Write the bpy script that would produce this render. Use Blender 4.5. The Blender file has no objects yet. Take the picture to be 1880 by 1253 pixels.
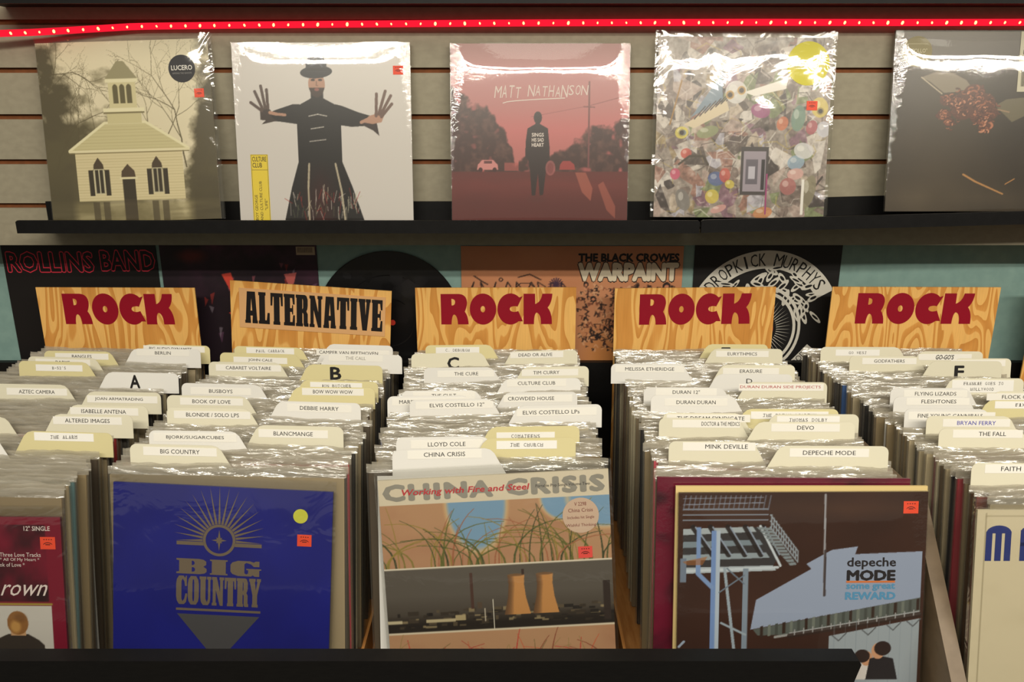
import bpy, math, random
import numpy as np
from mathutils import Vector, Matrix, geometry

random.seed(7)
SC = bpy.context.scene
COL = SC.collection
R = math.radians

# ------------------------------------------------------------------ camera
PITCH = 16.5
CAM_Z = 1.50
FPX = 1462.2
cam_d = bpy.data.cameras.new('camera')
cam_d.lens = 28.0
cam_d.sensor_width = 36.0
cam_d.clip_start = 0.05
cam = bpy.data.objects.new('camera', cam_d)
COL.objects.link(cam)
cam.location = (0, 0, CAM_Z)
cam.rotation_euler = (R(90 - PITCH), 0, 0)
SC.camera = cam

# ------------------------------------------------------------------ world, lamps, exposure
SC.view_settings.view_transform = 'Standard'
SC.view_settings.look = 'None'
SC.view_settings.gamma = 1.0
SC.view_settings.exposure = -0.04
SC.cycles.transparent_max_bounces = 20
SC.cycles.max_bounces = 6
SC.cycles.diffuse_bounces = 3
SC.cycles.glossy_bounces = 3
SC.cycles.caustics_reflective = False
SC.cycles.sample_clamp_indirect = 4.0
world = bpy.data.worlds.new('world')
SC.world = world
world.use_nodes = True
world.node_tree.nodes['Background'].inputs[0].default_value = (1.0, 0.93, 0.78, 1)
world.node_tree.nodes['Background'].inputs[1].default_value = 0.25


def area_lamp(name, loc, length, width, energy, col=(1.0, 0.93, 0.80)):
    d = bpy.data.lights.new(name, 'AREA')
    d.shape = 'RECTANGLE'
    d.size, d.size_y = length, width
    d.energy = energy
    d.color = col
    o = bpy.data.objects.new(name, d)
    COL.objects.link(o)
    o.location = loc
    # aim at the display
    v = Vector((0, 1.35, 1.2)) - Vector((0, loc[1], loc[2]))
    o.rotation_euler = (math.atan2(v.y, -v.z), 0, 0)
    return o


area_lamp('tube_or_fill_light', (0.62, -0.80, 2.50), 3.95, 0.04, 41)
area_lamp('tube_or_fill_light', (0.62, -1.04, 2.50), 3.95, 0.04, 41)
area_lamp('tube_or_fill_light', (0.0, -0.15, 2.80), 3.6, 0.60, 14)  # added fill light, wide and soft overhead; not one of the tubes


# ------------------------------------------------------------------ helpers: pixels, colours
def ray(px, py):
    x, y = (px - 940.0) / FPX, (626.5 - py) / FPX
    t = R(PITCH)
    return Vector((x, math.cos(t) + y * math.sin(t), -math.sin(t) + y * math.cos(t)))


def on_y(px, py, Y):
    r = ray(px, py)
    k = Y / r.y
    return Vector((r.x * k, Y, CAM_Z + r.z * k))


def on_z(px, py, Z):
    r = ray(px, py)
    k = (Z - CAM_Z) / r.z
    return Vector((r.x * k, r.y * k, Z))


def lin1(c):
    return c / 12.92 if c <= 0.04045 else ((c + 0.055) / 1.055) ** 2.4


def L(*c):
    return tuple(lin1(v / 255.0) for v in c)


def lin_arr(a):
    a = np.clip(a, 0, 1)
    return np.where(a <= 0.04045, a / 12.92, ((a + 0.055) / 1.055) ** 2.4)


# ------------------------------------------------------------------ helpers: materials
def new_mat(name):
    m = bpy.data.materials.new(name)
    m.use_nodes = True
    nt = m.node_tree
    nt.nodes.clear()
    out = nt.nodes.new('ShaderNodeOutputMaterial')
    return m, nt, out


def N(nt, kind, **kw):
    n = nt.nodes.new(kind)
    for k, v in kw.items():
        if hasattr(n, k):
            setattr(n, k, v)
        else:
            n.inputs[k.replace('_', ' ')].default_value = v
    return n


def principled(name, col, rough=0.5, metal=0.0, spec=0.5, coat=0.0):
    m, nt, out = new_mat(name)
    p = N(nt, 'ShaderNodeBsdfPrincipled')
    p.inputs['Base Color'].default_value = (*col, 1)
    p.inputs['Roughness'].default_value = rough
    p.inputs['Metallic'].default_value = metal
    p.inputs['Specular IOR Level'].default_value = spec
    p.inputs['Coat Weight'].default_value = coat
    nt.links.new(p.outputs[0], out.inputs[0])
    return m, nt, p


def mottled(name, c1, c2, scale, rough=0.5, stretch=(1, 1, 1), bump=0.0, spec=0.4, detail=6):
    m, nt, p = principled(name, c1, rough, spec=spec)
    tc = N(nt, 'ShaderNodeTexCoord')
    mp = N(nt, 'ShaderNodeMapping')
    mp.inputs['Scale'].default_value = stretch
    nz = N(nt, 'ShaderNodeTexNoise')
    nz.inputs['Scale'].default_value = scale
    nz.inputs['Detail'].default_value = detail
    rp = N(nt, 'ShaderNodeValToRGB')
    rp.color_ramp.elements[0].position = 0.35
    rp.color_ramp.elements[1].position = 0.65
    rp.color_ramp.elements[0].color = (*c1, 1)
    rp.color_ramp.elements[1].color = (*c2, 1)
    lk = nt.links.new
    lk(tc.outputs['Object'], mp.inputs[0])
    lk(mp.outputs[0], nz.inputs[0])
    lk(nz.outputs[0], rp.inputs[0])
    lk(rp.outputs[0], p.inputs['Base Color'])
    if bump:
        b = N(nt, 'ShaderNodeBump')
        b.inputs['Strength'].default_value = bump
        b.inputs['Distance'].default_value = 0.002
        lk(nz.outputs[0], b.inputs['Height'])
        lk(b.outputs[0], p.inputs['Normal'])
    return m


def print_mat(name, rough, spec, metal=0.0):
    m, nt, p = principled(name, (1, 1, 1), rough, metal, spec)
    a = N(nt, 'ShaderNodeVertexColor')
    a.layer_name = 'Col'
    nt.links.new(a.outputs[0], p.inputs['Base Color'])
    return m


def film_mat(name, haze, gloss, scale, bump, rough, stretch=(1, 1, 1), haze_col=(0.62, 0.57, 0.46), edge=0.0, cap=0.32):
    """thin clear plastic: see-through, a little milky, with crinkled highlights"""
    m, nt, out = new_mat(name)
    lk = nt.links.new
    tc = N(nt, 'ShaderNodeTexCoord')
    oi = N(nt, 'ShaderNodeObjectInfo')
    mul = N(nt, 'ShaderNodeMath', operation='MULTIPLY')
    mul.inputs[1].default_value = 37.0
    lk(oi.outputs['Random'], mul.inputs[0])
    add = N(nt, 'ShaderNodeVectorMath', operation='ADD')
    lk(tc.outputs['Object'], add.inputs[0])
    lk(mul.outputs[0], add.inputs[1])
    mp = N(nt, 'ShaderNodeMapping')
    mp.inputs['Scale'].default_value = stretch
    lk(add.outputs[0], mp.inputs[0])
    nz = N(nt, 'ShaderNodeTexNoise')
    nz.inputs['Scale'].default_value = scale
    nz.inputs['Detail'].default_value = 3.0
    nz.inputs['Distortion'].default_value = 1.2
    lk(mp.outputs[0], nz.inputs[0])
    b = N(nt, 'ShaderNodeBump')
    b.inputs['Strength'].default_value = bump
    b.inputs['Distance'].default_value = 0.01
    lk(nz.outputs[0], b.inputs['Height'])
    if edge:   # more crinkles along the side seams and the top
        sp = N(nt, 'ShaderNodeSeparateXYZ')
        lk(tc.outputs['Generated'], sp.inputs[0])
        m1 = N(nt, 'ShaderNodeMath', operation='MULTIPLY_ADD')
        m1.inputs[1].default_value, m1.inputs[2].default_value = 2.0, -1.0
        lk(sp.outputs['X'], m1.inputs[0])
        m2 = N(nt, 'ShaderNodeMath', operation='ABSOLUTE')
        lk(m1.outputs[0], m2.inputs[0])
        m3 = N(nt, 'ShaderNodeMapRange')
        m3.inputs['From Min'].default_value, m3.inputs['From Max'].default_value = 0.84, 1.0
        m3.inputs['To Min'].default_value, m3.inputs['To Max'].default_value = bump, edge
        lk(m2.outputs[0], m3.inputs['Value'])
        lk(m3.outputs[0], b.inputs['Strength'])
    tr = N(nt, 'ShaderNodeBsdfTransparent')
    tr.inputs[0].default_value = (0.97, 0.97, 0.96, 1)
    df = N(nt, 'ShaderNodeBsdfDiffuse')
    df.inputs[0].default_value = (*haze_col, 1)
    tl = N(nt, 'ShaderNodeBsdfTranslucent')
    tl.inputs[0].default_value = (*haze_col, 1)
    mx0 = N(nt, 'ShaderNodeMixShader')
    mx0.inputs[0].default_value = 0.3
    lk(df.outputs[0], mx0.inputs[1])
    lk(tl.outputs[0], mx0.inputs[2])
    mx1 = N(nt, 'ShaderNodeMixShader')
    mx1.inputs[0].default_value = haze
    lk(tr.outputs[0], mx1.inputs[1])
    lk(mx0.outputs[0], mx1.inputs[2])
    gl = N(nt, 'ShaderNodeBsdfGlossy')
    gl.inputs['Roughness'].default_value = rough
    gl.inputs['Color'].default_value = (1, 1, 1, 1)
    lk(b.outputs[0], gl.inputs['Normal'])
    fr = N(nt, 'ShaderNodeLayerWeight')
    fr.inputs['Blend'].default_value = 0.35
    lk(b.outputs[0], fr.inputs['Normal'])
    sc = N(nt, 'ShaderNodeMath', operation='MULTIPLY_ADD')
    sc.inputs[1].default_value = gloss
    sc.inputs[2].default_value = gloss * 0.25
    lk(fr.outputs['Fresnel'], sc.inputs[0])
    cp = N(nt, 'ShaderNodeMath', operation='MINIMUM')
    cp.inputs[1].default_value = cap
    lk(sc.outputs[0], cp.inputs[0])
    mx2 = N(nt, 'ShaderNodeMixShader')
    lk(cp.outputs[0], mx2.inputs[0])
    lk(mx1.outputs[0], mx2.inputs[1])
    lk(gl.outputs[0], mx2.inputs[2])
    lk(mx2.outputs[0], out.inputs[0])
    return m


def emit_mat(name, col, strength):
    m, nt, out = new_mat(name)
    e = N(nt, 'ShaderNodeEmission')
    e.inputs[0].default_value = (*col, 1)
    e.inputs[1].default_value = strength
    nt.links.new(e.outputs[0], out.inputs[0])
    return m


def woodgrain(name, light, dark, mid):
    """plywood print: contour bands of a tall soft noise"""
    m, nt, p = principled(name, light, 0.45, spec=0.35)
    lk = nt.links.new
    tc = N(nt, 'ShaderNodeTexCoord')
    oi = N(nt, 'ShaderNodeObjectInfo')
    mul = N(nt, 'ShaderNodeMath', operation='MULTIPLY')
    mul.inputs[1].default_value = 9.0
    lk(oi.outputs['Random'], mul.inputs[0])
    add = N(nt, 'ShaderNodeVectorMath', operation='ADD')
    lk(tc.outputs['Object'], add.inputs[0])
    lk(mul.outputs[0], add.inputs[1])
    mp = N(nt, 'ShaderNodeMapping')
    mp.inputs['Scale'].default_value = (18, 1, 3.8)
    lk(add.outputs[0], mp.inputs[0])
    nz = N(nt, 'ShaderNodeTexNoise')
    nz.inputs['Scale'].default_value = 1.0
    nz.inputs['Detail'].default_value = 1.5
    nz.inputs['Distortion'].default_value = 0.45
    lk(mp.outputs[0], nz.inputs[0])
    k = N(nt, 'ShaderNodeMath', operation='MULTIPLY')
    k.inputs[1].default_value = 9.5
    lk(nz.outputs[0], k.inputs[0])
    f = N(nt, 'ShaderNodeMath', operation='FRACT')
    lk(k.outputs[0], f.inputs[0])
    rp = N(nt, 'ShaderNodeValToRGB')
    cr = rp.color_ramp
    cr.elements[0].position, cr.elements[0].color = 0.0, (*light, 1)
    cr.elements[1].position, cr.elements[1].color = 1.0, (*dark, 1)
    e = cr.elements.new(0.48); e.color = (*light, 1)
    e = cr.elements.new(0.56); e.color = (*mid, 1)
    e = cr.elements.new(0.94); e.color = (*dark, 1)
    lk(f.outputs[0], rp.inputs[0])
    # fine vertical streaks
    mp2 = N(nt, 'ShaderNodeMapping')
    mp2.inputs['Scale'].default_value = (400, 1, 18)
    lk(add.outputs[0], mp2.inputs[0])
    n2 = N(nt, 'ShaderNodeTexNoise')
    n2.inputs['Scale'].default_value = 1.0
    lk(mp2.outputs[0], n2.inputs[0])
    mr = N(nt, 'ShaderNodeMapRange')
    mr.inputs['To Min'].default_value = 0.88
    mr.inputs['To Max'].default_value = 1.1
    lk(n2.outputs[0], mr.inputs[0])
    mx = N(nt, 'ShaderNodeMix', data_type='RGBA', blend_type='MULTIPLY')
    mx.inputs['Factor'].default_value = 1.0
    lk(rp.outputs[0], mx.inputs['A'])
    lk(mr.outputs[0], mx.inputs['B'])
    lk(mx.outputs['Result'], p.inputs['Base Color'])
    return m


M = {}
M['print'] = print_mat('printed_card', 0.5, 0.35)
M['gloss'] = print_mat('glossy_print', 0.28, 0.45)
M['paper'] = print_mat('plain_paper', 0.7, 0.2)
M['foil'] = print_mat('silver_foil', 0.34, 0.5, 0.55)
M['hazy'] = film_mat('hazy_sleeve_plastic', 0.36, 0.39, 22, 0.45, 0.15, (0.55, 1, 2.4), cap=0.22)
M['sheet'] = film_mat('clear_sleeve_side', 0.05, 0.18, 12, 0.12, 0.2, (1, 1, 1), cap=0.10)
M['bag'] = film_mat('clear_bag_plastic', 0.02, 0.15, 11, 0.085, 0.06, (1, 1, 1.2), edge=0.8)
M['wrap'] = film_mat('shrink_wrap', 0.012, 0.17, 120, 0.004, 0.035, (1.0, 1, 1), edge=0.12)
M['front'] = film_mat('record_sleeve_plastic', 0.015, 0.30, 13, 0.10, 0.08, (1, 1, 1.2), edge=0.4)
M['slat'] = mottled('slatwall_laminate', L(140, 133, 114), L(148, 141, 121), 60, 0.55, (1, 1, 1.5), spec=0.3)
M['mdf'] = mottled('slatwall_groove_board', L(104, 58, 24), L(118, 66, 30), 90, 0.8)
M['teal'] = mottled('teal_paint', L(122, 152, 146), L(130, 160, 153), 45, 0.6, bump=0.05)
M['black'] = mottled('black_plastic', L(11, 10, 10), L(15, 14, 14), 80, 0.5, spec=0.2)
M['blackwood'] = mottled('black_laminate', L(9, 8, 8), L(13, 12, 11), 70, 0.5, (1, 1, 8), spec=0.3)
M['wood'] = mottled('bin_floor_wood', L(176, 116, 58), L(198, 140, 78), 12, 0.55, (14, 1.5, 1))
M['greyboard'] = mottled('worn_brown_panel', L(112, 95, 74), L(126, 108, 86), 18, 0.45, (2, 2, 2))
M['floorm'] = mottled('shop_floor', L(90, 84, 78), L(104, 98, 90), 6, 0.6)
M['sign'] = woodgrain('plywood_print', L(233, 182, 104), L(203, 140, 66), L(214, 152, 76))
M['rope'] = emit_mat('red_light_rope', (1.0, 0.012, 0.035), 1.1)
M['led'] = emit_mat('led_point', (1.0, 0.42, 0.12), 5.0)


# ------------------------------------------------------------------ helpers: meshes
class MB:
    """collects faces with per-vertex colours and material slots into ONE mesh"""

    def __init__(self):
        self.v, self.f, self.c, self.mi, self.sm = [], [], [], [], []
        self.mats = []
        self.nv = 0

    def slot(self, m):
        if m not in self.mats:
            self.mats.append(m)
        return self.mats.index(m)

    def add(self, verts, faces, col, mat, smooth=False):
        verts = np.asarray(verts, dtype=np.float64).reshape(-1, 3)
        n = len(verts)
        col = np.asarray(col, dtype=np.float64)
        if col.ndim == 1:
            col = np.tile(col[:3], (n, 1))
        self.v.append(verts)
        self.c.append(col)
        b, s = self.nv, self.slot(mat)
        for f in faces:
            self.f.append(tuple(int(i) + b for i in f))
            self.mi.append(s)
            self.sm.append(smooth)
        self.nv += n

    def box(self, lo, hi, col, mat):
        (x0, y0, z0), (x1, y1, z1) = lo, hi
        v = [(x0, y0, z0), (x1, y0, z0), (x1, y1, z0), (x0, y1, z0), (x0, y0, z1), (x1, y0, z1), (x1, y1, z1), (x0, y1, z1)]
        f = [(0, 3, 2, 1), (4, 5, 6, 7), (0, 1, 5, 4), (1, 2, 6, 5), (2, 3, 7, 6), (3, 0, 4, 7)]
        self.add(v, f, col, mat)

    def prism(self, outline, y0, y1, col, mat):
        """outline: (x, z) points anticlockwise seen from the front (-y); front at y0"""
        n = len(outline)
        v = [(x, y0, z) for x, z in outline] + [(x, y1, z) for x, z in outline]
        tri = geometry.tessellate_polygon([[Vector((x, z, 0)) for x, z in outline]])
        f = []
        for t in tri:
            a, b, c = (outline[i] for i in t)
            if (b[0] - a[0]) * (c[1] - a[1]) - (b[1] - a[1]) * (c[0] - a[0]) < 0:
                t = t[::-1]
            f.append(tuple(t))
            f.append(tuple(i + n for i in t[::-1]))
        for i in range(n):
            j = (i + 1) % n
            f.append((i, i + n, j + n, j))
        self.add(v, f, col, mat)

    def flat(self, loops, y, col, mat):
        """flat shape with holes, facing -y; loops of (x, z)"""
        pts = [p for l in loops for p in l]
        tri = geometry.tessellate_polygon([[Vector((x, z, 0)) for x, z in l] for l in loops])
        f = []
        for t in tri:
            a, b, c = (pts[i] for i in t)
            if (b[0] - a[0]) * (c[1] - a[1]) - (b[1] - a[1]) * (c[0] - a[0]) < 0:
                t = t[::-1]
            f.append(tuple(t))
        self.add([(x, y, z) for x, z in pts], f, col, mat)

    def grid(self, X, Y, Z, col, mat, smooth=True, flip=False):
        ny, nx = X.shape
        v = np.stack([X, Y, Z], axis=-1).reshape(-1, 3)
        i = np.arange(ny * nx).reshape(ny, nx)
        q = np.stack([i[:-1, :-1], i[:-1, 1:], i[1:, 1:], i[1:, :-1]], axis=-1).reshape(-1, 4)
        if flip:
            q = q[:, ::-1]
        self.add(v, q, col, mat, smooth)

    def tube(self, pts, rad, col, mat, seg=8, smooth=True):
        pts = [Vector(p) for p in pts]
        vs = []
        for i, p in enumerate(pts):
            d = (pts[min(i + 1, len(pts) - 1)] - pts[max(i - 1, 0)]).normalized()
            u = d.cross(Vector((0, 0, 1))).normalized()
            w = u.cross(d)
            for k in range(seg):
                a = 2 * math.pi * k / seg
                vs.append(p + (u * math.cos(a) + w * math.sin(a)) * rad)
        f = []
        for i in range(len(pts) - 1):
            for k in range(seg):
                k2 = (k + 1) % seg
                f.append((i * seg + k, i * seg + k2, (i + 1) * seg + k2, (i + 1) * seg + k))
        f.append(tuple(range(seg))[::-1])
        f.append(tuple((len(pts) - 1) * seg + k for k in range(seg)))
        self.add([tuple(v) for v in vs], f, col, mat, smooth)

    def mesh(self, name):
        me = bpy.data.meshes.new(name)
        v = np.concatenate(self.v)
        me.from_pydata(v.tolist(), [], self.f)
        for m in self.mats:
            me.materials.append(m)
        me.polygons.foreach_set('material_index', np.array(self.mi, dtype=np.int32))
        me.polygons.foreach_set('use_smooth', np.array(self.sm, dtype=bool))
        a = me.color_attributes.new('Col', 'FLOAT_COLOR', 'POINT')
        c = np.concatenate(self.c)
        a.data.foreach_set('color', np.concatenate([c, np.ones((len(c), 1))], axis=1).astype(np.float32).ravel())
        me.update()
        return me

    def build(self, name, parent=None):
        return put(name, self.mesh(name), parent)


def put(name, me, parent=None):
    o = bpy.data.objects.new(name, me)
    COL.objects.link(o)
    if parent is not None:
        o.parent = parent
    return o


def tag(o, label=None, cat=None, group=None, kind=None):
    if label: o['label'] = label
    if cat: o['category'] = cat
    if group: o['group'] = group
    if kind: o['kind'] = kind
    return o


def empty(name, loc, rot=(0, 0, 0)):
    o = bpy.data.objects.new(name, None)
    o.empty_display_size = 0.05
    COL.objects.link(o)
    o.location = loc
    # lean about x last, roll in the plane of the sleeve first
    lean, roll, yaw = rot
    o.rotation_mode = 'QUATERNION'
    o.rotation_quaternion = (Matrix.Rotation(yaw, 3, 'Z') @ Matrix.Rotation(-lean, 3, 'X') @ Matrix.Rotation(-roll, 3, 'Y')).to_quaternion()
    return o


# ------------------------------------------------------------------ helpers: lettering
_text_cache = {}


def text_shape(s, bold=0.0, spacing=1.0):
    """(points n x 2, triangles) of a line of text, scaled to its own box: x 0..1, and cap height kept as y / width"""
    key = (s, bold, spacing)
    if key in _text_cache:
        return _text_cache[key]
    cu = bpy.data.curves.new('txt', 'FONT')
    cu.body = s
    cu.resolution_u = 2
    cu.offset = bold
    cu.space_character = spacing
    cu.fill_mode = 'FRONT'
    o = bpy.data.objects.new('txt', cu)
    COL.objects.link(o)
    dg = bpy.context.evaluated_depsgraph_get()
    me = bpy.data.meshes.new_from_object(o.evaluated_get(dg))
    pts = np.array([v.co[:2] for v in me.vertices]).reshape(-1, 2)
    fs = [tuple(p.vertices) for p in me.polygons]
    bpy.data.objects.remove(o)
    bpy.data.curves.remove(cu)
    bpy.data.meshes.remove(me)
    lo, hi = pts.min(axis=0), pts.max(axis=0)
    _text_cache[key] = ((pts - lo) , fs, hi - lo)
    return _text_cache[key]


def add_text(mb, s, cx, cz, width, y, col, mat, height=None, bold=0.0, spacing=1.0, shear=0.0, rot=0.0):
    """a line of text centred on (cx, cz), fitted to a width (and a height), facing -y; bold thickens the strokes"""
    pts, fs, size = text_shape(s, 0.0, spacing)
    bold = max(bold, 0.0)
    kx = width / max(size[0] + 2 * bold, 1e-6)
    kz = kx if height is None else height / max(size[1] + 2 * bold, 1e-6)
    c, sn = math.cos(rot), math.sin(rot)
    for k in range(9 if bold else 1):
        ox = bold * math.cos(k * math.pi / 4) if k < 8 and bold else 0.0
        oz = bold * math.sin(k * math.pi / 4) if k < 8 and bold else 0.0
        x = (pts[:, 0] - size[0] / 2 + ox) * kx
        z = (pts[:, 1] - size[1] / 2 + oz) * kz
        x = x + z * shear
        mb.add(np.stack([cx + x * c - z * sn, np.full_like(x, y - k * 9e-6), cz + x * sn + z * c], axis=1), fs, col, mat)


def typed(mb, s, cx, cz, width, y, col, mat, h):
    """typewriter lettering: every character on the same advance"""
    n = len(s)
    adv = width / n
    for i, ch in enumerate(s):
        if ch == ' ':
            continue
        w = adv * (0.34 if ch in "I1.'" else 0.74)
        x = cx - width / 2 + adv * (i + 0.5)
        if ch == '-':
            mb.flat([[(x - adv * .3, cz - h * .08), (x + adv * .3, cz - h * .08), (x + adv * .3, cz + h * .08), (x - adv * .3, cz + h * .08)]], y, col, mat)
            continue
        if ch in ".'":
            add_text(mb, ch, x, cz + (h * 0.4 if ch == "'" else -h * 0.42), adv * 0.2, y, col, mat, height=h * 0.25)
            continue
        add_text(mb, ch, x, cz, w, y, col, mat, height=h)
        if ch in 'IHKNMRATLEPFBD':   # slab feet
            t = h * 0.11
            mb.flat([[(x - adv * .42, cz - h / 2), (x + adv * .42, cz - h / 2), (x + adv * .42, cz - h / 2 + t), (x - adv * .42, cz - h / 2 + t)]] if ch in 'IHKNMRA' else
                    [[(x - adv * .42, cz - h / 2), (x + adv * .1, cz - h / 2), (x + adv * .1, cz - h / 2 + t), (x - adv * .42, cz - h / 2 + t)]], y, col, mat)


def arc(cx, cz, rx, rz, a0, a1, n=14):
    return [(cx + rx * math.cos(R(a0 + (a1 - a0) * i / n)), cz + rz * math.sin(R(a0 + (a1 - a0) * i / n))) for i in range(n + 1)]


def fat_rock():
    """the four fat round letters, in a box 918 wide and 256 tall (z up)"""
    def q(p0, p1, p2, n=6):
        return [tuple((1 - t) ** 2 * p0[k] + 2 * t * (1 - t) * p1[k] + t * t * p2[k] for k in (0, 1)) for t in [i / n for i in range(n + 1)]]
    r = [[(0, 0), (84, 0)] + q((84, 0), (88, 80), (108, 84)) + q((108, 84), (135, 78), (138, 0)) + [(226, 0)]
         + q((226, 0), (224, 70), (196, 108)) + q((196, 108), (216, 150), (216, 188)) + q((216, 188), (212, 252), (150, 256)) + [(0, 256)],
         [(88, 160), (88, 216)] + q((98, 214), (118, 210), (118, 190)) + q((118, 186), (116, 164), (98, 160))]
    o = [arc(347, 128, 109, 131, 0, 350, 34), arc(346, 128, 19, 27, 0, 340, 16)]
    c = [arc(574, 128, 108, 131, 48, 308, 30) + [(676, 24), (640, 108)] + q((640, 112), (600, 96), (577, 112)) + q((577, 112), (558, 128), (577, 146)) + q((577, 146), (610, 158), (632, 148)) + [(674, 236)]]
    k = [[(682, 0), (768, 0)] + q((768, 0), (768, 92), (790, 98)) + q((790, 98), (826, 90), (826, 0)) + [(917, 0)]
         + q((917, 0), (918, 96), (880, 140)) + q((880, 140), (916, 180), (918, 256)) + [(836, 256)] + q((836, 256), (826, 186), (778, 170)) + [(776, 256), (682, 256)]]
    return [r, o, c, k], 918.0, 256.0


SLAB = {
    'A': (.66, [[(0, 0), (.30, 0), (.30, .06), (.28, .24), (.40, .24), (.38, .06), (.38, 0), (.66, 0), (.66, .09), (.63, .10), (.54, 1), (.12, 1), (.03, .10), (0, .09)], [(.29, .40), (.38, .40), (.335, .80)]]),
    'L': (.58, [[(0, 0), (.58, 0), (.58, .36), (.47, .36), (.42, .12), (.34, .12), (.34, .89), (.38, .91), (.38, 1), (0, 1), (0, .91), (.04, .89), (.04, .11), (0, .09)]]),
    'T': (.64, [[(.14, 0), (.50, 0), (.50, .09), (.47, .11), (.47, .88), (.52, .88), (.55, .60), (.64, .60), (.64, 1), (0, 1), (0, .60), (.09, .60), (.12, .88), (.17, .88), (.17, .11), (.14, .09)]]),
    'E': (.58, [[(0, 0), (.58, 0), (.58, .34), (.49, .34), (.45, .12), (.33, .12), (.33, .44), (.42, .44), (.44, .36), (.49, .36), (.49, .66), (.44, .66), (.42, .56), (.33, .56), (.33, .88), (.44, .88), (.48, .68), (.57, .68), (.57, 1), (0, 1), (0, .91), (.04, .89), (.04, .11), (0, .09)]]),
    'R': (.66, [[(0, 0), (.37, 0), (.37, .09), (.34, .11), (.34, .43), (.37, .43), (.40, .38), (.40, .06), (.45, 0), (.66, 0), (.66, .1), (.62, .12), (.62, .40), (.55, .49), (.60, .56), (.62, .66), (.62, .86), (.56, .97), (.48, 1), (0, 1), (0, .91), (.04, .89), (.04, .11), (0, .09)], [(.34, .55), (.35, .55), (.38, .60), (.38, .82), (.35, .88), (.34, .88)]]),
    'N': (.68, [[(0, 0), (.27, 0), (.27, .09), (.22, .11), (.22, .55), (.45, 0), (.62, 0), (.62, .89), (.68, .91), (.68, 1), (.42, 1), (.42, .91), (.46, .89), (.46, .48), (.27, 1), (0, 1), (0, .91), (.05, .89), (.05, .11), (0, .09)]]),
    'I': (.38, [[(0, 0), (.38, 0), (.38, .09), (.34, .11), (.34, .89), (.38, .91), (.38, 1), (0, 1), (0, .91), (.04, .89), (.04, .11), (0, .09)]]),
    'V': (.64, [[(.22, 0), (.46, 0), (.60, .89), (.64, .91), (.64, 1), (.38, 1), (.38, .91), (.42, .89), (.38, .48), (.34, .89), (.36, .91), (.36, 1), (0, 1), (0, .91), (.04, .89)]]),
    'B': (.66, [[(0, 0), (.50, 0), (.60, .05), (.65, .16), (.65, .36), (.58, .50), (.64, .62), (.64, .84), (.58, .96), (.48, 1), (0, 1), (0, .89), (.06, .86), (.06, .14), (0, .11)], [(.33, .14), (.38, .16), (.40, .24), (.40, .36), (.37, .44), (.33, .44)], [(.33, .58), (.36, .58), (.39, .65), (.39, .78), (.36, .86), (.33, .86)]]),
    'G': (.66, [[(.16, 0), (.44, 0), (.48, .08), (.52, 0), (.62, 0), (.62, .40), (.66, .42), (.66, .50), (.34, .50), (.34, .42), (.38, .40), (.38, .20), (.34, .12), (.30, .20), (.30, .80), (.34, .88), (.44, .80), (.50, .64), (.62, .64), (.62, 1), (.54, 1), (.50, .92), (.42, 1), (.16, 1), (.04, .88), (0, .72), (0, .28), (.04, .12)]]),
    'C': (.62, [[(.16, 0), (.44, 0), (.56, .08), (.62, .30), (.62, .38), (.52, .38), (.46, .20), (.36, .10), (.30, .20), (.30, .80), (.36, .90), (.46, .80), (.50, .64), (.60, .64), (.60, 1), (.54, 1), (.50, .92), (.42, 1), (.16, 1), (.04, .88), (0, .72), (0, .28), (.04, .12)]]),
    'O': (.62, [[(.16, 0), (.46, 0), (.58, .12), (.62, .28), (.62, .72), (.58, .88), (.46, 1), (.16, 1), (.04, .88), (0, .72), (0, .28), (.04, .12)], [(.28, .12), (.34, .12), (.36, .24), (.36, .76), (.34, .88), (.28, .88), (.26, .76), (.26, .24)]]),
    'U': (.66, [[(.20, 0), (.48, 0), (.58, .10), (.61, .24), (.61, .89), (.66, .91), (.66, 1), (.42, 1), (.42, .91), (.48, .89), (.48, .22), (.42, .11), (.34, .22), (.34, .89), (.38, .91), (.38, 1), (0, 1), (0, .91), (.05, .89), (.05, .24), (.09, .10)]]),
    'Y': (.66, [[(.16, 0), (.50, 0), (.50, .09), (.46, .11), (.46, .42), (.62, .89), (.66, .91), (.66, 1), (.42, 1), (.42, .91), (.46, .89), (.38, .60), (.32, .89), (.36, .91), (.36, 1), (0, 1), (0, .91), (.04, .89), (.19, .42), (.19, .11), (.16, .09)]]),
    ' ': (.3, []),
}


def slab_text(mb, s, x0, x1, z0, z1, y, col, mat, gap=0.05):
    tot = sum(SLAB[c][0] for c in s) + gap * (len(s) - 1)
    k = (x1 - x0) / tot
    x = x0
    for c in s:
        w, loops = SLAB[c]
        if loops:
            mb.flat([[(x + a * k, z0 + b * (z1 - z0)) for a, b in l] for l in loops], y, col, mat)
        x += (w + gap) * k


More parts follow.
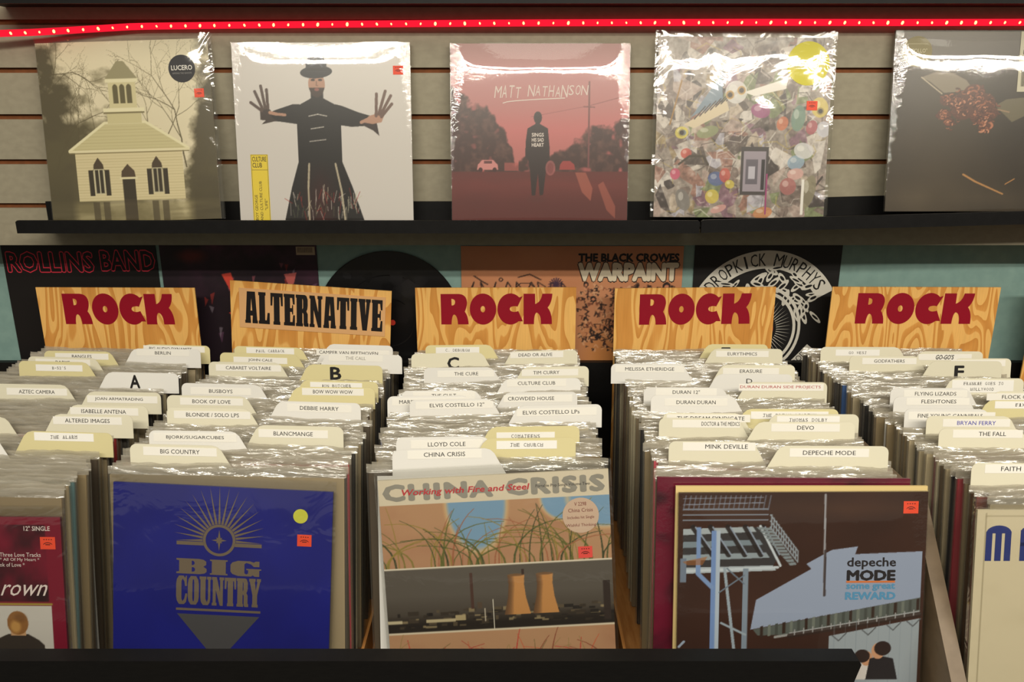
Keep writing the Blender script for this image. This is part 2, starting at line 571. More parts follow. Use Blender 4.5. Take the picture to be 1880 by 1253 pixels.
# ------------------------------------------------------------------ helpers: printed pictures
class Art:
    """a small painter for printed covers; colours 0-255 sRGB, (0,0) bottom left, (1,1) top right"""

    def __init__(self, n, bg, ny=None, seed=1):
        self.nx, self.ny = n, ny or n
        self.W, self.H = self.nx * 2, self.ny * 2
        self.rng = np.random.default_rng(seed)
        xs = (np.arange(self.W) + 0.5) / self.W
        ys = (np.arange(self.H) + 0.5) / self.H
        self.X, self.Y = np.meshgrid(xs, ys)
        self.img = np.empty((self.H, self.W, 3))
        self.img[:] = np.array(bg) / 255.0

    def mix(self, mask, col, sl=None):
        col = np.asarray(col, dtype=float) / 255.0
        t = self.img if sl is None else self.img[sl]
        t[:] = t + (col - t) * mask[..., None]

    def win(self, x0, y0, x1, y1):
        a, b = max(0, int(x0 * self.W) - 2), min(self.W, int(x1 * self.W) + 3)
        c, d = max(0, int(y0 * self.H) - 2), min(self.H, int(y1 * self.H) + 3)
        return (slice(c, max(c, d)), slice(a, max(a, b)))

    ys = 1.0   # < 1 draws everything nearer to the top edge

    def up(self, y):
        return 1 - (1 - y) * self.ys

    def rect(self, x0, y0, x1, y1, col, a=1.0):
        y0, y1 = self.up(y0), self.up(y1)
        sl = self.win(x0, y0, x1, y1)
        X, Y = self.X[sl], self.Y[sl]
        self.mix(((X >= x0) & (X <= x1) & (Y >= y0) & (Y <= y1)) * a, col, sl)

    def poly(self, pts, col, a=1.0):
        p = np.array(pts, dtype=float)
        p[:, 1] = self.up(p[:, 1])
        sl = self.win(p[:, 0].min(), p[:, 1].min(), p[:, 0].max(), p[:, 1].max())
        X, Y = self.X[sl], self.Y[sl]
        if X.size == 0: return
        m = np.zeros(X.shape, dtype=bool)
        for i in range(len(p)):
            (xa, ya), (xb, yb) = p[i], p[(i + 1) % len(p)]
            if ya == yb: continue
            m ^= ((Y < ya) != (Y < yb)) & (X < (xb - xa) * (Y - ya) / (yb - ya) + xa)
        self.mix(m * a, col, sl)

    def ell(self, cx, cy, rx, ry, col, a=1.0, soft=0.0, rot=0.0):
        cy = self.up(cy)
        m = max(rx, ry) * (1 + soft)
        sl = self.win(cx - m, cy - m, cx + m, cy + m)
        X, Y = self.X[sl] - cx, self.Y[sl] - cy
        if X.size == 0: return
        c, s = math.cos(rot), math.sin(rot)
        d = np.sqrt(((X * c + Y * s) / rx) ** 2 + ((-X * s + Y * c) / ry) ** 2)
        k = (d <= 1) * 1.0 if soft == 0 else np.clip((1 + soft - d) / (2 * soft), 0, 1)
        self.mix(k * a, col, sl)

    def line(self, pts, w, col, a=1.0, w1=None):
        pts = [(p[0], self.up(p[1])) for p in pts]
        n = len(pts) - 1
        for i in range(n):
            (xa, ya), (xb, yb) = pts[i], pts[i + 1]
            ww = w if w1 is None else w + (w1 - w) * (i + 0.5) / n
            r = ww / 2
            sl = self.win(min(xa, xb) - r, min(ya, yb) - r, max(xa, xb) + r, max(ya, yb) + r)
            X, Y = self.X[sl], self.Y[sl]
            if X.size == 0: continue
            dx, dy = xb - xa, yb - ya
            t = np.clip(((X - xa) * dx + (Y - ya) * dy) / max(dx * dx + dy * dy, 1e-12), 0, 1)
            d = np.hypot(X - xa - t * dx, Y - ya - t * dy)
            self.mix((d <= r) * a, col, sl)

    def noise(self, sx, sy, octaves=4, seed=0):
        rng = np.random.default_rng(seed)
        out = np.zeros(self.X.shape)
        amp, tot = 1.0, 0.0
        for o in range(octaves):
            gx, gy = int(sx * 2 ** o) + 2, int(sy * 2 ** o) + 2
            g = rng.random((gy + 1, gx + 1))
            fx, fy = self.X * (gx - 1), self.Y * (gy - 1)
            ix, iy = fx.astype(int), fy.astype(int)
            tx, ty = fx - ix, fy - iy
            tx, ty = tx * tx * (3 - 2 * tx), ty * ty * (3 - 2 * ty)
            v = (g[iy, ix] * (1 - tx) + g[iy, ix + 1] * tx) * (1 - ty) + (g[iy + 1, ix] * (1 - tx) + g[iy + 1, ix + 1] * tx) * ty
            out += v * amp
            tot += amp
            amp *= 0.55
        return out / tot

    def branch(self, x, y, ang, ln, w, col, depth, a=1.0, spread=0.6):
        if depth == 0 or ln < 0.006: return
        pts = [(x, y)]
        for i in range(4):
            ang += self.rng.normal(0, 0.12)
            x += math.cos(ang) * ln / 4
            y += math.sin(ang) * ln / 4
            pts.append((x, y))
            if i > 0 and self.rng.random() < 0.6:
                self.branch(x, y, ang + self.rng.choice([-1, 1]) * spread * self.rng.uniform(.6, 1.3), ln * 0.6, w * 0.55, col, depth - 1, a, spread)
        self.line(pts, w, col, a, w * 0.6)
        self.branch(x, y, ang + self.rng.normal(0, 0.3), ln * 0.7, w * 0.6, col, depth - 1, a, spread)

    def out(self):
        i = self.img
        return (i[0::2, 0::2] + i[1::2, 0::2] + i[0::2, 1::2] + i[1::2, 1::2]) / 4


def art_grid(mb, art, x0, x1, z0, z1, y, mat):
    img = lin_arr(art.out())
    ny, nx = img.shape[:2]
    X, Z = np.meshgrid(np.linspace(x0, x1, nx), np.linspace(z0, z1, ny))
    mb.grid(X, np.full_like(X, y), Z, img.reshape(-1, 3), mat, smooth=False)


# ------------------------------------------------------------------ the setting
Y_SLAT, Y_TEAL, Z_BIN = 1.50, 1.62, 0.713
mb = MB(); mb.box((-6, -9, -0.02), (6, 2.0, 0.0), (1, 1, 1), M['floorm'])
tag(mb.build('floor'), 'grey brown shop floor', 'floor', kind='structure')
mb = MB(); mb.box((-2.2, Y_TEAL, 0.0), (2.2, Y_TEAL + 0.10, 2.4), (1, 1, 1), M['teal'])
tag(mb.build('wall_back'), 'teal painted wall behind the bins', 'wall', kind='structure')

# slatted panel, hung in front of the wall; its lower edge just above the posters
mb = MB()
Z_SLAT0 = CAM_Z - 0.2545
grooves = [CAM_Z + h for h in (0.300, 0.220, 0.140, 0.060, -0.020, -0.100, -0.180)]
mb.box((-2.0, Y_SLAT + 0.008, Z_SLAT0 + 0.001), (2.0, Y_TEAL - 0.001, 2.0), (1, 1, 1), M['mdf'])
edges = [2.0] + grooves + [Z_SLAT0]
for i in range(len(edges) - 1):
    top = edges[i] - (0.0045 if i else 0.0)
    bot = edges[i + 1] + (0.0045 if i + 1 < len(edges) - 1 else 0.0)
    mb.box((-2.0, Y_SLAT, bot), (2.0, Y_SLAT + 0.0079, top), (1, 1, 1), M['slat'])
tag(mb.build('wall_slatted'), 'beige slatted wall panel with brown grooves', 'wall panel', kind='structure')


# ------------------------------------------------------------------ display shelves on the slats
def display_shelf(x0, x1, z, tilt, label):
    """black J-profile ledge; z = underside of the front lip"""
    root = empty('display_shelf', (x0, Y_SLAT - 0.0005, z), (0, 0, 0))
    root.rotation_quaternion = Matrix.Rotation(-tilt, 3, 'Y').to_quaternion()
    tag(root, label, 'shelf', 'black ledges on the slatted wall')
    w = x1 - x0
    b = MB(); b.box((0.0, -0.006, 0.006), (w, 0.0, 0.044), (1, 1, 1), M['black']); b.build('back_plate', root)
    b = MB(); b.box((0.0, -0.100, 0.006), (w, -0.006, 0.010), (1, 1, 1), M['black']); b.build('shelf_board', root)
    b = MB()
    b.prism([(0.0, 0.0), (w, 0.0), (w, 0.020), (w - 0.003, 0.0225), (0.003, 0.0225), (0.0, 0.020)], -0.106, -0.1001, (1, 1, 1), M['black'])
    b.build('front_lip', root)
    return root


display_shelf(-0.868, 0.3285, CAM_Z - 0.2158, 0, 'black display ledge carrying the pale house, figure and road records')
display_shelf(0.3315, 1.55, CAM_Z - 0.2150, R(1.55), 'slightly tilted black display ledge carrying the collage and dried flower records')
display_shelf(-0.885, 1.55, CAM_Z + 0.1585, 0, 'black upper display ledge above the red light rope')

# ------------------------------------------------------------------ red light rope
rope = tag(empty('light_rope', on_y(940, 42, 1.487)), 'glowing red LED light rope strung along the top of the slatted wall', 'light rope')
keys = [(-70, 64, 1.452), (0, 61.5, 1.458), (60, 59.5, 1.465), (125, 56, 1.474), (190, 52, 1.482), (250, 48.5, 1.487), (400, 46.5, 1.4915), (620, 44.5, 1.4925), (900, 42.5, 1.4925), (1150, 41.5, 1.4925), (1400, 41, 1.4925), (1650, 41.5, 1.4925), (1900, 41, 1.4925), (1960, 41, 1.4925)]
kp = [on_y(*k) - rope.location for k in keys]


def rope_at(px):
    for i in range(len(keys) - 1):
        if keys[i][0] <= px <= keys[i + 1][0]:
            t = (px - keys[i][0]) / (keys[i + 1][0] - keys[i][0])
            return kp[i].lerp(kp[i + 1], t)


b = MB(); b.tube([rope_at(p) for p in range(-60, 1951, 30)], 0.0058, (1, 1, 1), M['rope'], 10); b.build('tube', rope)
lb = MB()
vs, fs = [], []
for i in range(7):
    for j in range(8):
        a, c = math.pi * i / 6, 2 * math.pi * j / 8
        vs.append((0.0021 * math.sin(a) * math.cos(c), 0.0021 * math.cos(a), 0.0030 * math.sin(a) * math.sin(c)))
for i in range(6):
    for j in range(8):
        j2 = (j + 1) % 8
        fs.append((i * 8 + j, i * 8 + j2, (i + 1) * 8 + j2, (i + 1) * 8 + j))
lb.add(vs, fs, (1, 1, 1), M['led'], True)
led_mesh = lb.mesh('led')
px = -4.0
while px < 1900:
    o = put('led', led_mesh, rope)
    o.location = rope_at(px) + Vector((0, -0.0055, -0.0008))
    o.rotation_euler = (0, random.uniform(-.5, .5), 0)
    s = random.uniform(0.65, 1.15)
    o.scale = (s, 1, s)
    px += 26.8 + random.uniform(-.8, .8)


# ------------------------------------------------------------------ covers: pictures
def cover_house():
    """sepia: a pale boarded house with a square tower among bare trees, standing in water"""
    a = Art(300, (226, 214, 184), seed=3)
    n = a.noise(3, 3, 4, 5)
    a.mix(np.clip(n * 0.5, 0, 1), (200, 190, 156))
    a.mix(np.clip(a.Y * 1.2 - 0.55, 0, 1) * 0.7, (226, 216, 184))
    t = a.noise(7, 9, 5, 8)
    edge = np.exp(-((a.X - 0.08) / 0.22) ** 2) + np.exp(-((a.X - 0.98) / 0.14) ** 2)
    m = np.clip((t * 0.9 + edge * 0.75 - a.Y * 0.75 - 0.35) * 4, 0, 1)
    a.mix(m * 0.92, (70, 62, 40))
    m2 = np.clip((t * 1.1 + np.exp(-((a.X - 0.3) / 0.35) ** 2) * 0.5 - a.Y * 0.95 - 0.33) * 5, 0, 1)
    a.mix(m2 * 0.55, (92, 84, 56))
    for x, y, g, l, w in ((-.03, .80, .15, .24, .010), (-.02, .62, .8, .24, .009), (.06, .3, 1.4, .30, .010), (.2, .42, 1.3, .20, .007), (.3, .4, 1.7, .18, .006),
                          (.7, .42, 1.4, .24, .008), (.82, .3, 1.6, .32, .012), (.93, .25, 1.5, .36, .013), (.86, .35, 1.2, .25, .008), (.6, .45, 1.5, .2, .006)):
        a.branch(x, y, g, l, w * .8, (84, 75, 50), 5, 0.85)
    wall, shade, dark = (212, 198, 156), (168, 156, 112), (52, 44, 30)
    a.rect(.17, .12, .80, .40, wall)
    for i in range(18):
        a.rect(.17, .12 + i * .0156, .80, .1225 + i * .0156, shade, .55)
    a.poly([(.14, .40), (.84, .40), (.60, .55), (.36, .55)], (198, 188, 142))
    for i in range(8):
        a.line([(.17 + i * .02, .41 + i * .0175), (.81 - i * .02, .41 + i * .0175)], .0022, shade, .6)
    a.line([(.14, .405), (.36, .555), (.60, .555), (.84, .405)], .014, (226, 218, 178))
    a.line([(.14, .40), (.84, .40)], .014, (222, 212, 172)); a.line([(.14, .389), (.84, .389)], .006, (120, 108, 72))
    a.rect(.38, .55, .58, .62, (200, 190, 144)); a.rect(.36, .615, .60, .635, (228, 220, 182)); a.rect(.36, .605, .60, .613, (120, 110, 76))
    a.rect(.40, .635, .56, .78, (206, 196, 152)); a.rect(.385, .775, .575, .795, (226, 218, 180))
    a.poly([(.385, .795), (.575, .795), (.50, .89), (.46, .89)], (150, 142, 108))
    for x in (.425, .465, .505):
        a.rect(x, .66, x + .03, .745, (96, 88, 58))
        a.ell(x + .015, .745, .015, .02, (96, 88, 58))
    for x in (.30, .645):
        a.poly([(x - .032, .29), (x + .032, .29), (x + .028, .325), (x, .365), (x - .028, .325)], (72, 58, 40))
        a.rect(x - .03, .16, x + .03, .30, (190, 182, 150)); a.rect(x - .024, .165, x - .003, .295, dark); a.rect(x + .003, .165, x + .024, .295, dark)
        a.rect(x - .062, .15, x - .033, .295, dark); a.rect(x + .033, .15, x + .062, .295, dark)
    a.poly([(.43, .25), (.515, .25), (.51, .285), (.472, .325), (.434, .285)], (78, 62, 44)); a.rect(.42, .24, .525, .252, (220, 210, 170)); a.rect(.435, .04, .51, .24, dark)
    # water
    w = np.clip((0.13 - a.Y) * 30, 0, 1)
    a.mix(w * 0.55, (150, 138, 96))
    rp = a.noise(4, 40, 2, 21)
    a.mix(w * np.clip(rp * 2 - .9, 0, 1) * .5, (204, 192, 150))
    a.mix(np.clip((0.34 - a.Y) * 4, 0, 1) * np.clip((.17 - a.X) * 20, 0, 1) * .8, (74, 66, 44))
    a.mix(np.clip((0.30 - a.Y) * 4, 0, 1) * np.clip((a.X - .81) * 20, 0, 1) * .8, (66, 58, 38))
    for x in (.27, .33, .62, .68):
        a.rect(x - .02, .0, x + .018, .115, (70, 60, 40), .7)
    a.rect(.435, .0, .51, .12, (60, 50, 34), .8)
    return a


def cover_figure():
    """white ground: a plain dark-dressed figure in a round hat, arms spread"""
    a = Art(300, (206, 200, 194), seed=5)
    K = (30, 27, 27)
    skin = (176, 134, 112)
    sh = (120, 88, 74)
    # skirt and body
    a.poly([(.255, 0), (.72, 0), (.655, .20), (.60, .345), (.60, .55), (.575, .66), (.50, .70), (.44, .70), (.365, .66), (.35, .55), (.35, .345), (.305, .20)], K)
    a.mix((np.clip(1 - np.abs(a.X - .47) / .12, 0, 1)) * np.clip((.36 - a.Y) * 5, 0, 1) * (a.Y < .36) * .5 * ((a.X > .34) & (a.X < .62)), (84, 22, 22))
    # sleeves
    a.poly([(.37, .665), (.33, .665), (.235, .635), (.20, .62), (.19, .575), (.255, .57), (.36, .555)], K)
    a.poly([(.57, .665), (.61, .655), (.70, .62), (.77, .60), (.79, .565), (.74, .545), (.66, .54), (.59, .55)], K)
    a.poly([(.70, .56), (.80, .575), (.815, .49), (.78, .52)], (52, 40, 38))
    # hands: palm, four fingers, thumb
    a.poly([(.145, .58), (.20, .575), (.215, .62), (.185, .655), (.145, .63)], (60, 48, 44))
    for p in ([(.155, .63), (.095, .675)], [(.16, .64), (.12, .735)], [(.175, .645), (.155, .765)], [(.19, .645), (.187, .745)]):
        a.line(p, .019, (84, 66, 60), 1, .014)
    a.line([(.20, .62), (.235, .612), (.285, .607)], .02, skin, 1, .014); a.poly([(.15, .555), (.24, .575), (.20, .60)], (58, 46, 42))
    a.poly([(.72, .565), (.76, .60), (.81, .615), (.845, .60), (.83, .565), (.78, .555)], skin)
    for p in ([(.80, .60), (.805, .72)], [(.815, .61), (.855, .735)], [(.825, .605), (.885, .71)], [(.83, .595), (.89, .665)]):
        a.line(p, .019, (104, 78, 68), 1, .014)
    a.line([(.77, .59), (.715, .565)], .018, skin)
    # head and hat
    a.rect(.435, .68, .505, .74, K)
    a.ell(.47, .775, .047, .062, skin); a.poly([(.425, .755), (.515, .755), (.50, .715), (.47, .70), (.44, .715)], (60, 44, 38))
    a.ell(.47, .745, .014, .008, (140, 84, 76)); a.line([(.47, .79), (.468, .768), (.476, .766)], .005, sh)
    for x in (.450, .491):
        a.ell(x, .797, .012, .006, (40, 30, 28)); a.line([(x - .015, .812), (x + .015, .812)], .006, (60, 40, 34))
    a.ell(.47, .84, .090, .034, (26, 26, 32), rot=.06); a.poly([(.415, .84), (.525, .84), (.532, .90), (.505, .935), (.47, .942), (.435, .93), (.412, .89)], (34, 34, 42))
    a.rect(.418, .845, .525, .862, (18, 18, 22))
    a.line([(.44, .875), (.49, .885), (.505, .87)], .006, (110, 110, 120), .6)
    # a few loose light strokes on the dress
    W = (206, 200, 190)
    rng = np.random.default_rng(4)
    a.line([(.41, .335), (.40, .20), (.40, .02)], .011, (188, 176, 150), .9); a.line([(.56, .335), (.59, .18), (.605, .02)], .011, (188, 176, 150), .9)
    for i in range(70):
        x, y = rng.uniform(.29, .69), rng.uniform(0, .15)
        if .27 + (0.1 * y) < x < .70 - .15 * y:
            c = [(190, 184, 160), (150, 40, 36), (90, 96, 70), (200, 190, 180)][rng.integers(4)]
            a.line([(x, y), (x + rng.normal(0, .015), y + rng.uniform(.02, .08))], .0035, c, .7)
    a.line([(.42, .60), (.47, .61), (.52, .60)], .006, W, .8)
    a.line([(.43, .53), (.50, .54)], .006, W, .8); a.line([(.42, .46), (.51, .47)], .006, W, .7)
    return a


def cover_road():
    """rose-tinted evening street with a walker seen from behind"""
    a = Art(300, (176, 104, 100), seed=6)
    Y, X = a.Y, a.X
    a.mix(np.clip((Y - .45) / .55, 0, 1), (170, 112, 112))
    a.mix(np.clip((Y - .82) / .15, 0, 1) * .9, (142, 76, 68))
    a.mix(np.clip(1 - np.abs(Y - .52) / .14, 0, 1) * .6, (196, 104, 104))
    n = a.noise(8, 8, 5, 3)
    left = .36 + .42 * np.clip(1 - X / .36, 0, 1) ** .55
    right = .38 + .22 * np.clip((X - .56) / .44, 0, 1) ** .8
    top = np.where(X < .38, left, right) + (n - .5) * .22
    a.mix(np.clip((top - Y) * 40, 0, 1) * (Y > .28) * .92, (52, 29, 26))
    n2 = a.noise(30, 30, 3, 13)
    a.mix(np.clip((top - Y) * 40, 0, 1) * (Y > .28) * np.clip(n2 * 2.4 - 1.1, 0, 1) * .55, (120, 84, 72)); a.mix(np.clip((top - Y) * 40, 0, 1) * (Y > .28) * np.clip(a.noise(22, 22, 2, 17) * 5 - 3.4, 0, 1) * .8, (190, 96, 96))
    a.mix((Y < .295) * 1.0, (92, 36, 33))
    a.mix((Y < .295) * np.clip(1 - np.abs(Y - .22) / .1, 0, 1) * .7, (116, 46, 42))
    a.mix((Y < .295) * a.noise(6, 24, 3, 9) * .35, (78, 34, 32))
    a.poly([(.70, .29), (.76, .29), (.80, .20), (.79, .13), (.74, .18)], (166, 92, 74), .7); a.poly([(.83, .22), (.86, .24), (.93, .10), (.93, .03), (.88, .08)], (166, 92, 74), .6)
    # cars, pole
    a.poly([(.145, .305), (.265, .305), (.262, .335), (.235, .36), (.175, .36), (.15, .335)], (196, 128, 124)); a.rect(.185, .34, .23, .355, (96, 52, 52))
    for x in (.165, .245): a.ell(x, .305, .012, .013, (60, 28, 28))
    a.poly([(.61, .305), (.70, .305), (.695, .335), (.67, .355), (.63, .355), (.615, .335)], (150, 56, 54))
    a.rect(.30, .30, .38, .345, (170, 84, 80), .7)
    a.line([(.775, .32), (.775, .79)], .010, (112, 62, 62)); a.line([(.745, .655), (.805, .652)], .006, (112, 62, 62)); a.line([(.775, .66), (1, .72)], .003, (120, 66, 66)); a.line([(.775, .66), (.45, .60)], .002, (130, 70, 70))
    # walker
    K = (44, 28, 28)
    a.ell(.488, .595, .023, .034, K); a.rect(.475, .545, .50, .575, K)
    a.poly([(.475, .56), (.50, .56), (.545, .535), (.555, .43), (.555, .36), (.54, .345), (.535, .30), (.52, .165), (.50, .16), (.49, .29), (.475, .16), (.455, .16), (.445, .30), (.435, .36), (.418, .38), (.42, .46), (.43, .535)], K)
    a.ell(.487, .14, .05, .02, (84, 38, 36), .6, .5)
    a.ell(.56, .315, .028, .042, (150, 84, 84), .8); a.ell(.56, .315, .018, .03, (120, 56, 56), .8)
    return a


def cover_collage():
    """busy paper collage of coloured scraps"""
    a = Art(320, (150, 138, 128), seed=11)
    rng = np.random.default_rng(11)
    pal = [(196, 186, 176), (120, 104, 96), (88, 76, 70), (206, 198, 190), (170, 150, 140), (64, 54, 52), (150, 130, 96), (120, 130, 90), (184, 168, 150), (150, 110, 96), (180, 176, 186), (130, 96, 110)]
    for i in range(230):
        x, y, r = rng.random(), rng.random(), rng.uniform(.03, .10)
        k = rng.integers(4, 9)
        an = np.sort(rng.uniform(0, 6.283, k))
        rr = r * rng.uniform(.5, 1.15, k)
        a.poly([(x + rr[j] * math.cos(an[j]), y + rr[j] * math.sin(an[j])) for j in range(k)], pal[rng.integers(len(pal))], .92)
    n = a.noise(40, 40, 3, 4)
    a.mix(np.clip(n * 1.6 - .75, 0, 1) * .55, (40, 34, 32)); a.mix(np.clip(.45 - n, 0, 1) * 1.2, (228, 222, 214))
    # strokes, hatching
    for i in range(150):
        x, y, g = rng.random(), rng.random(), rng.uniform(0, 6.28)
        l = rng.uniform(.03, .09)
        a.line([(x, y), (x + l * math.cos(g), y + l * math.sin(g)), (x + l * 1.5 * math.cos(g + .4), y + l * 1.5 * math.sin(g + .4))], rng.uniform(.003, .008), [(226, 220, 212), (70, 60, 56), (176, 156, 90), (206, 192, 184)][rng.integers(4)], .5)
    # sweeping pale wing shapes
    a.poly([(.16, .52), (.40, .66), (.42, .60), (.22, .50)], (206, 190, 160)); a.poly([(.20, .56), (.37, .80), (.38, .66)], (120, 136, 150)); a.poly([(.5, .70), (.75, .78), (.74, .72), (.56, .68)], (226, 220, 210))
    for i in range(7):
        a.line([(.22 + i * .03, .55 + i * .017), (.28 + i * .03, .62 + i * .015)], .006, (70, 60, 54))
    # coloured patches
    for x, y, rx, ry, c in ((.455, .70, .078, .078, (232, 228, 222)), (.42, .685, .03, .03, (214, 150, 40)), (.485, .71, .03, .03, (214, 150, 40)), (.15, .475, .048, .042, (226, 206, 60)), (.16, .475, .02, .02, (110, 130, 150)),
                            (.18, .36, .04, .036, (200, 60, 44)), (.12, .245, .036, .04, (206, 58, 96)), (.82, .315, .062, .05, (140, 170, 196)), (.86, .38, .07, .055, (222, 220, 222)), (.97, .50, .05, .055, (206, 204, 216)),
                            (.60, .60, .07, .05, (150, 50, 110)), (.73, .53, .04, .05, (206, 90, 40)), (.82, .56, .05, .09, (90, 130, 110)), (.94, .62, .06, .07, (224, 196, 70)), (.90, .51, .04, .05, (170, 60, 70)), (.30, .48, .08, .04, (130, 140, 84)),
                            (.36, .22, .06, .05, (60, 80, 140)), (.41, .24, .04, .05, (196, 60, 44)), (.34, .12, .05, .05, (216, 190, 50)), (.44, .19, .035, .03, (216, 190, 50)), (.82, .25, .06, .04, (220, 160, 150)), (.78, .18, .06, .06, (170, 84, 80)),
                            (.90, .15, .05, .12, (126, 116, 82)), (.64, .03, .07, .04, (206, 120, 60)), (.17, .10, .05, .08, (110, 104, 98)), (.38, .05, .06, .025, (216, 150, 140))):
        a.ell(x, y, rx * .8, ry * .8, tuple(q * .75 + 38 for q in c), .85, rot=rng.uniform(-.5, .5)); a.ell(x - rx * .25, y + ry * .25, rx * .3, ry * .3, (244, 240, 232), .35)
    for x, y in ((.42, .685), (.485, .71), (.15, .475), (.30, .92), (.66, .90), (.64, .50), (.18, .80), (.945, .60)):
        a.ell(x, y, .013, .013, (50, 40, 40)); a.ell(x, y, .020, .020, (60, 50, 40), .35)
    a.poly([(.50, .13), (.66, .13), (.66, .40), (.50, .40)], (66, 60, 60)); a.poly([(.515, .15), (.645, .15), (.645, .375), (.515, .375)], (150, 140, 150)); a.poly([(.53, .19), (.60, .19), (.60, .33), (.53, .33)], (96, 90, 100)); a.poly([(.545, .22), (.585, .22), (.585, .29), (.545, .29)], (180, 176, 186))
    a.rect(.62, .16, .64, .33, (40, 36, 40))
    a.line([(.14, .30), (.20, .345), (.28, .345), (.31, .30)], .012, (70, 60, 50)); a.rect(.65, 0.02, .66, .25, (150, 60, 110)); a.rect(.86, .02, .875, .22, (226, 222, 214))
    a.line([(.08, .52), (.14, .76)], .008, (150, 110, 50))
    return a


def cover_flower():
    """dark ground with one withered bloom"""
    a = Art(280, (50, 40, 28), seed=9)
    n = a.noise(3, 3, 4, 2)
    a.mix(np.clip(n * 1.2 - .3, 0, 1) * .7, (28, 22, 15))
    a.mix(np.exp(-((a.X - .25) / .3) ** 2) * .4, (92, 78, 56)); a.mix(np.clip((a.Y - .8) / .2, 0, 1) * .5, (122, 110, 92))  # soft bronze sheen painted into the printed ground colour
    a.mix(np.clip(.12 - np.abs(a.Y - .08), 0, 1) * 5 * a.noise(5, 2, 3, 8) * .6, (120, 106, 84))
    a.poly([(.16, .745), (.24, .775), (.33, .77), (.41, .73), (.45, .68), (.35, .665), (.29, .66), (.21, .72)], (136, 124, 104), .85); a.poly([(.58, .59), (.64, .625), (.74, .635), (.80, .60), (.76, .54), (.68, .50)], (112, 104, 78), .8)
    a.line([(.16, .745), (.28, .655)], .006, (180, 166, 140)); a.line([(.57, .575), (.66, .555)], .007, (150, 120, 90))
    rng = np.random.default_rng(2)
    cl = [(.43, .62, .075), (.48, .58, .08), (.40, .56, .06), (.36, .61, .05), (.52, .61, .06), (.50, .53, .055), (.31, .62, .04), (.30, .54, .04), (.55, .55, .05), (.53, .47, .035), (.33, .5, .03), (.46, .66, .06)]
    for x, y, r in cl:
        a.ell(x, y, r, r * .8, (86, 46, 32), .9)
    for i in range(210):
        x, y, r = cl[rng.integers(len(cl))]
        px, py = x + rng.normal(0, r * .5), y + rng.normal(0, r * .4)
        g = rng.uniform(0, 6.28)
        l = rng.uniform(.014, .034) * (1 - i / 420)
        c = [(178, 112, 80), (146, 86, 58), (70, 36, 26), (200, 138, 104), (120, 66, 46), (96, 50, 36)][rng.integers(6)]
        pts = [(px + l * math.cos(g + t * .5), py + l * .8 * math.sin(g + t * .5)) for t in range(6)]
        a.poly(pts + [(px + l * .55 * math.cos(g + t * .5 + .1), py + l * .4 * math.sin(g + t * .5 + .1)) for t in range(5, -1, -1)], c, .95)
        a.line(pts, .003, (58, 28, 20), .8)
    a.line([(.43, .21), (.50, .17), (.58, .135), (.66, .10)], .011, (176, 128, 76), 1, .008); a.line([(.67, .155), (.72, .185)], .006, (170, 120, 70))
    return a


def cover_maroon():
    a = Art(280, (120, 18, 44), seed=14)
    n = a.noise(5, 4, 5, 2)
    a.rect(0, .62, .93, .965, (104, 16, 40))
    box = ((a.X < .93) & (a.Y > .62) & (a.Y < .965)) * 1.0
    a.mix(box * np.clip(1.7 - n * 3.0, 0, 1) * .9, (26, 10, 16)); a.mix(box * np.clip(n * 3 - 1.7, 0, 1) * .8, (160, 26, 60))
    a.rect(0, .603, .945, .612, (160, 140, 60)); a.rect(0, 0, .94, .600, (196, 192, 184))
    # head and shoulders from behind
    a.poly([(.62, .2), (.64, .40), (.68, .44), (.745, .472), (.83, .472), (.875, .445), (.90, .42), (.915, .2)], (54, 47, 42))
    a.rect(.755, .465, .822, .495, (190, 150, 110)); a.ell(.788, .522, .046, .054, (140, 96, 52)); a.ell(.778, .505, .022, .028, (196, 150, 84), .8, .3); a.ell(.80, .545, .025, .02, (112, 74, 38), .7, .4)
    return a


def cover_blue():
    a = Art(160, (14, 22, 124), seed=2)
    n = a.noise(3, 3, 5, 5)
    a.mix(np.clip(n * 1.3 - .45, 0, 1) * .7, (10, 16, 100)); a.mix(np.clip(.6 - n, 0, 1) * .4, (24, 34, 138))
    return a


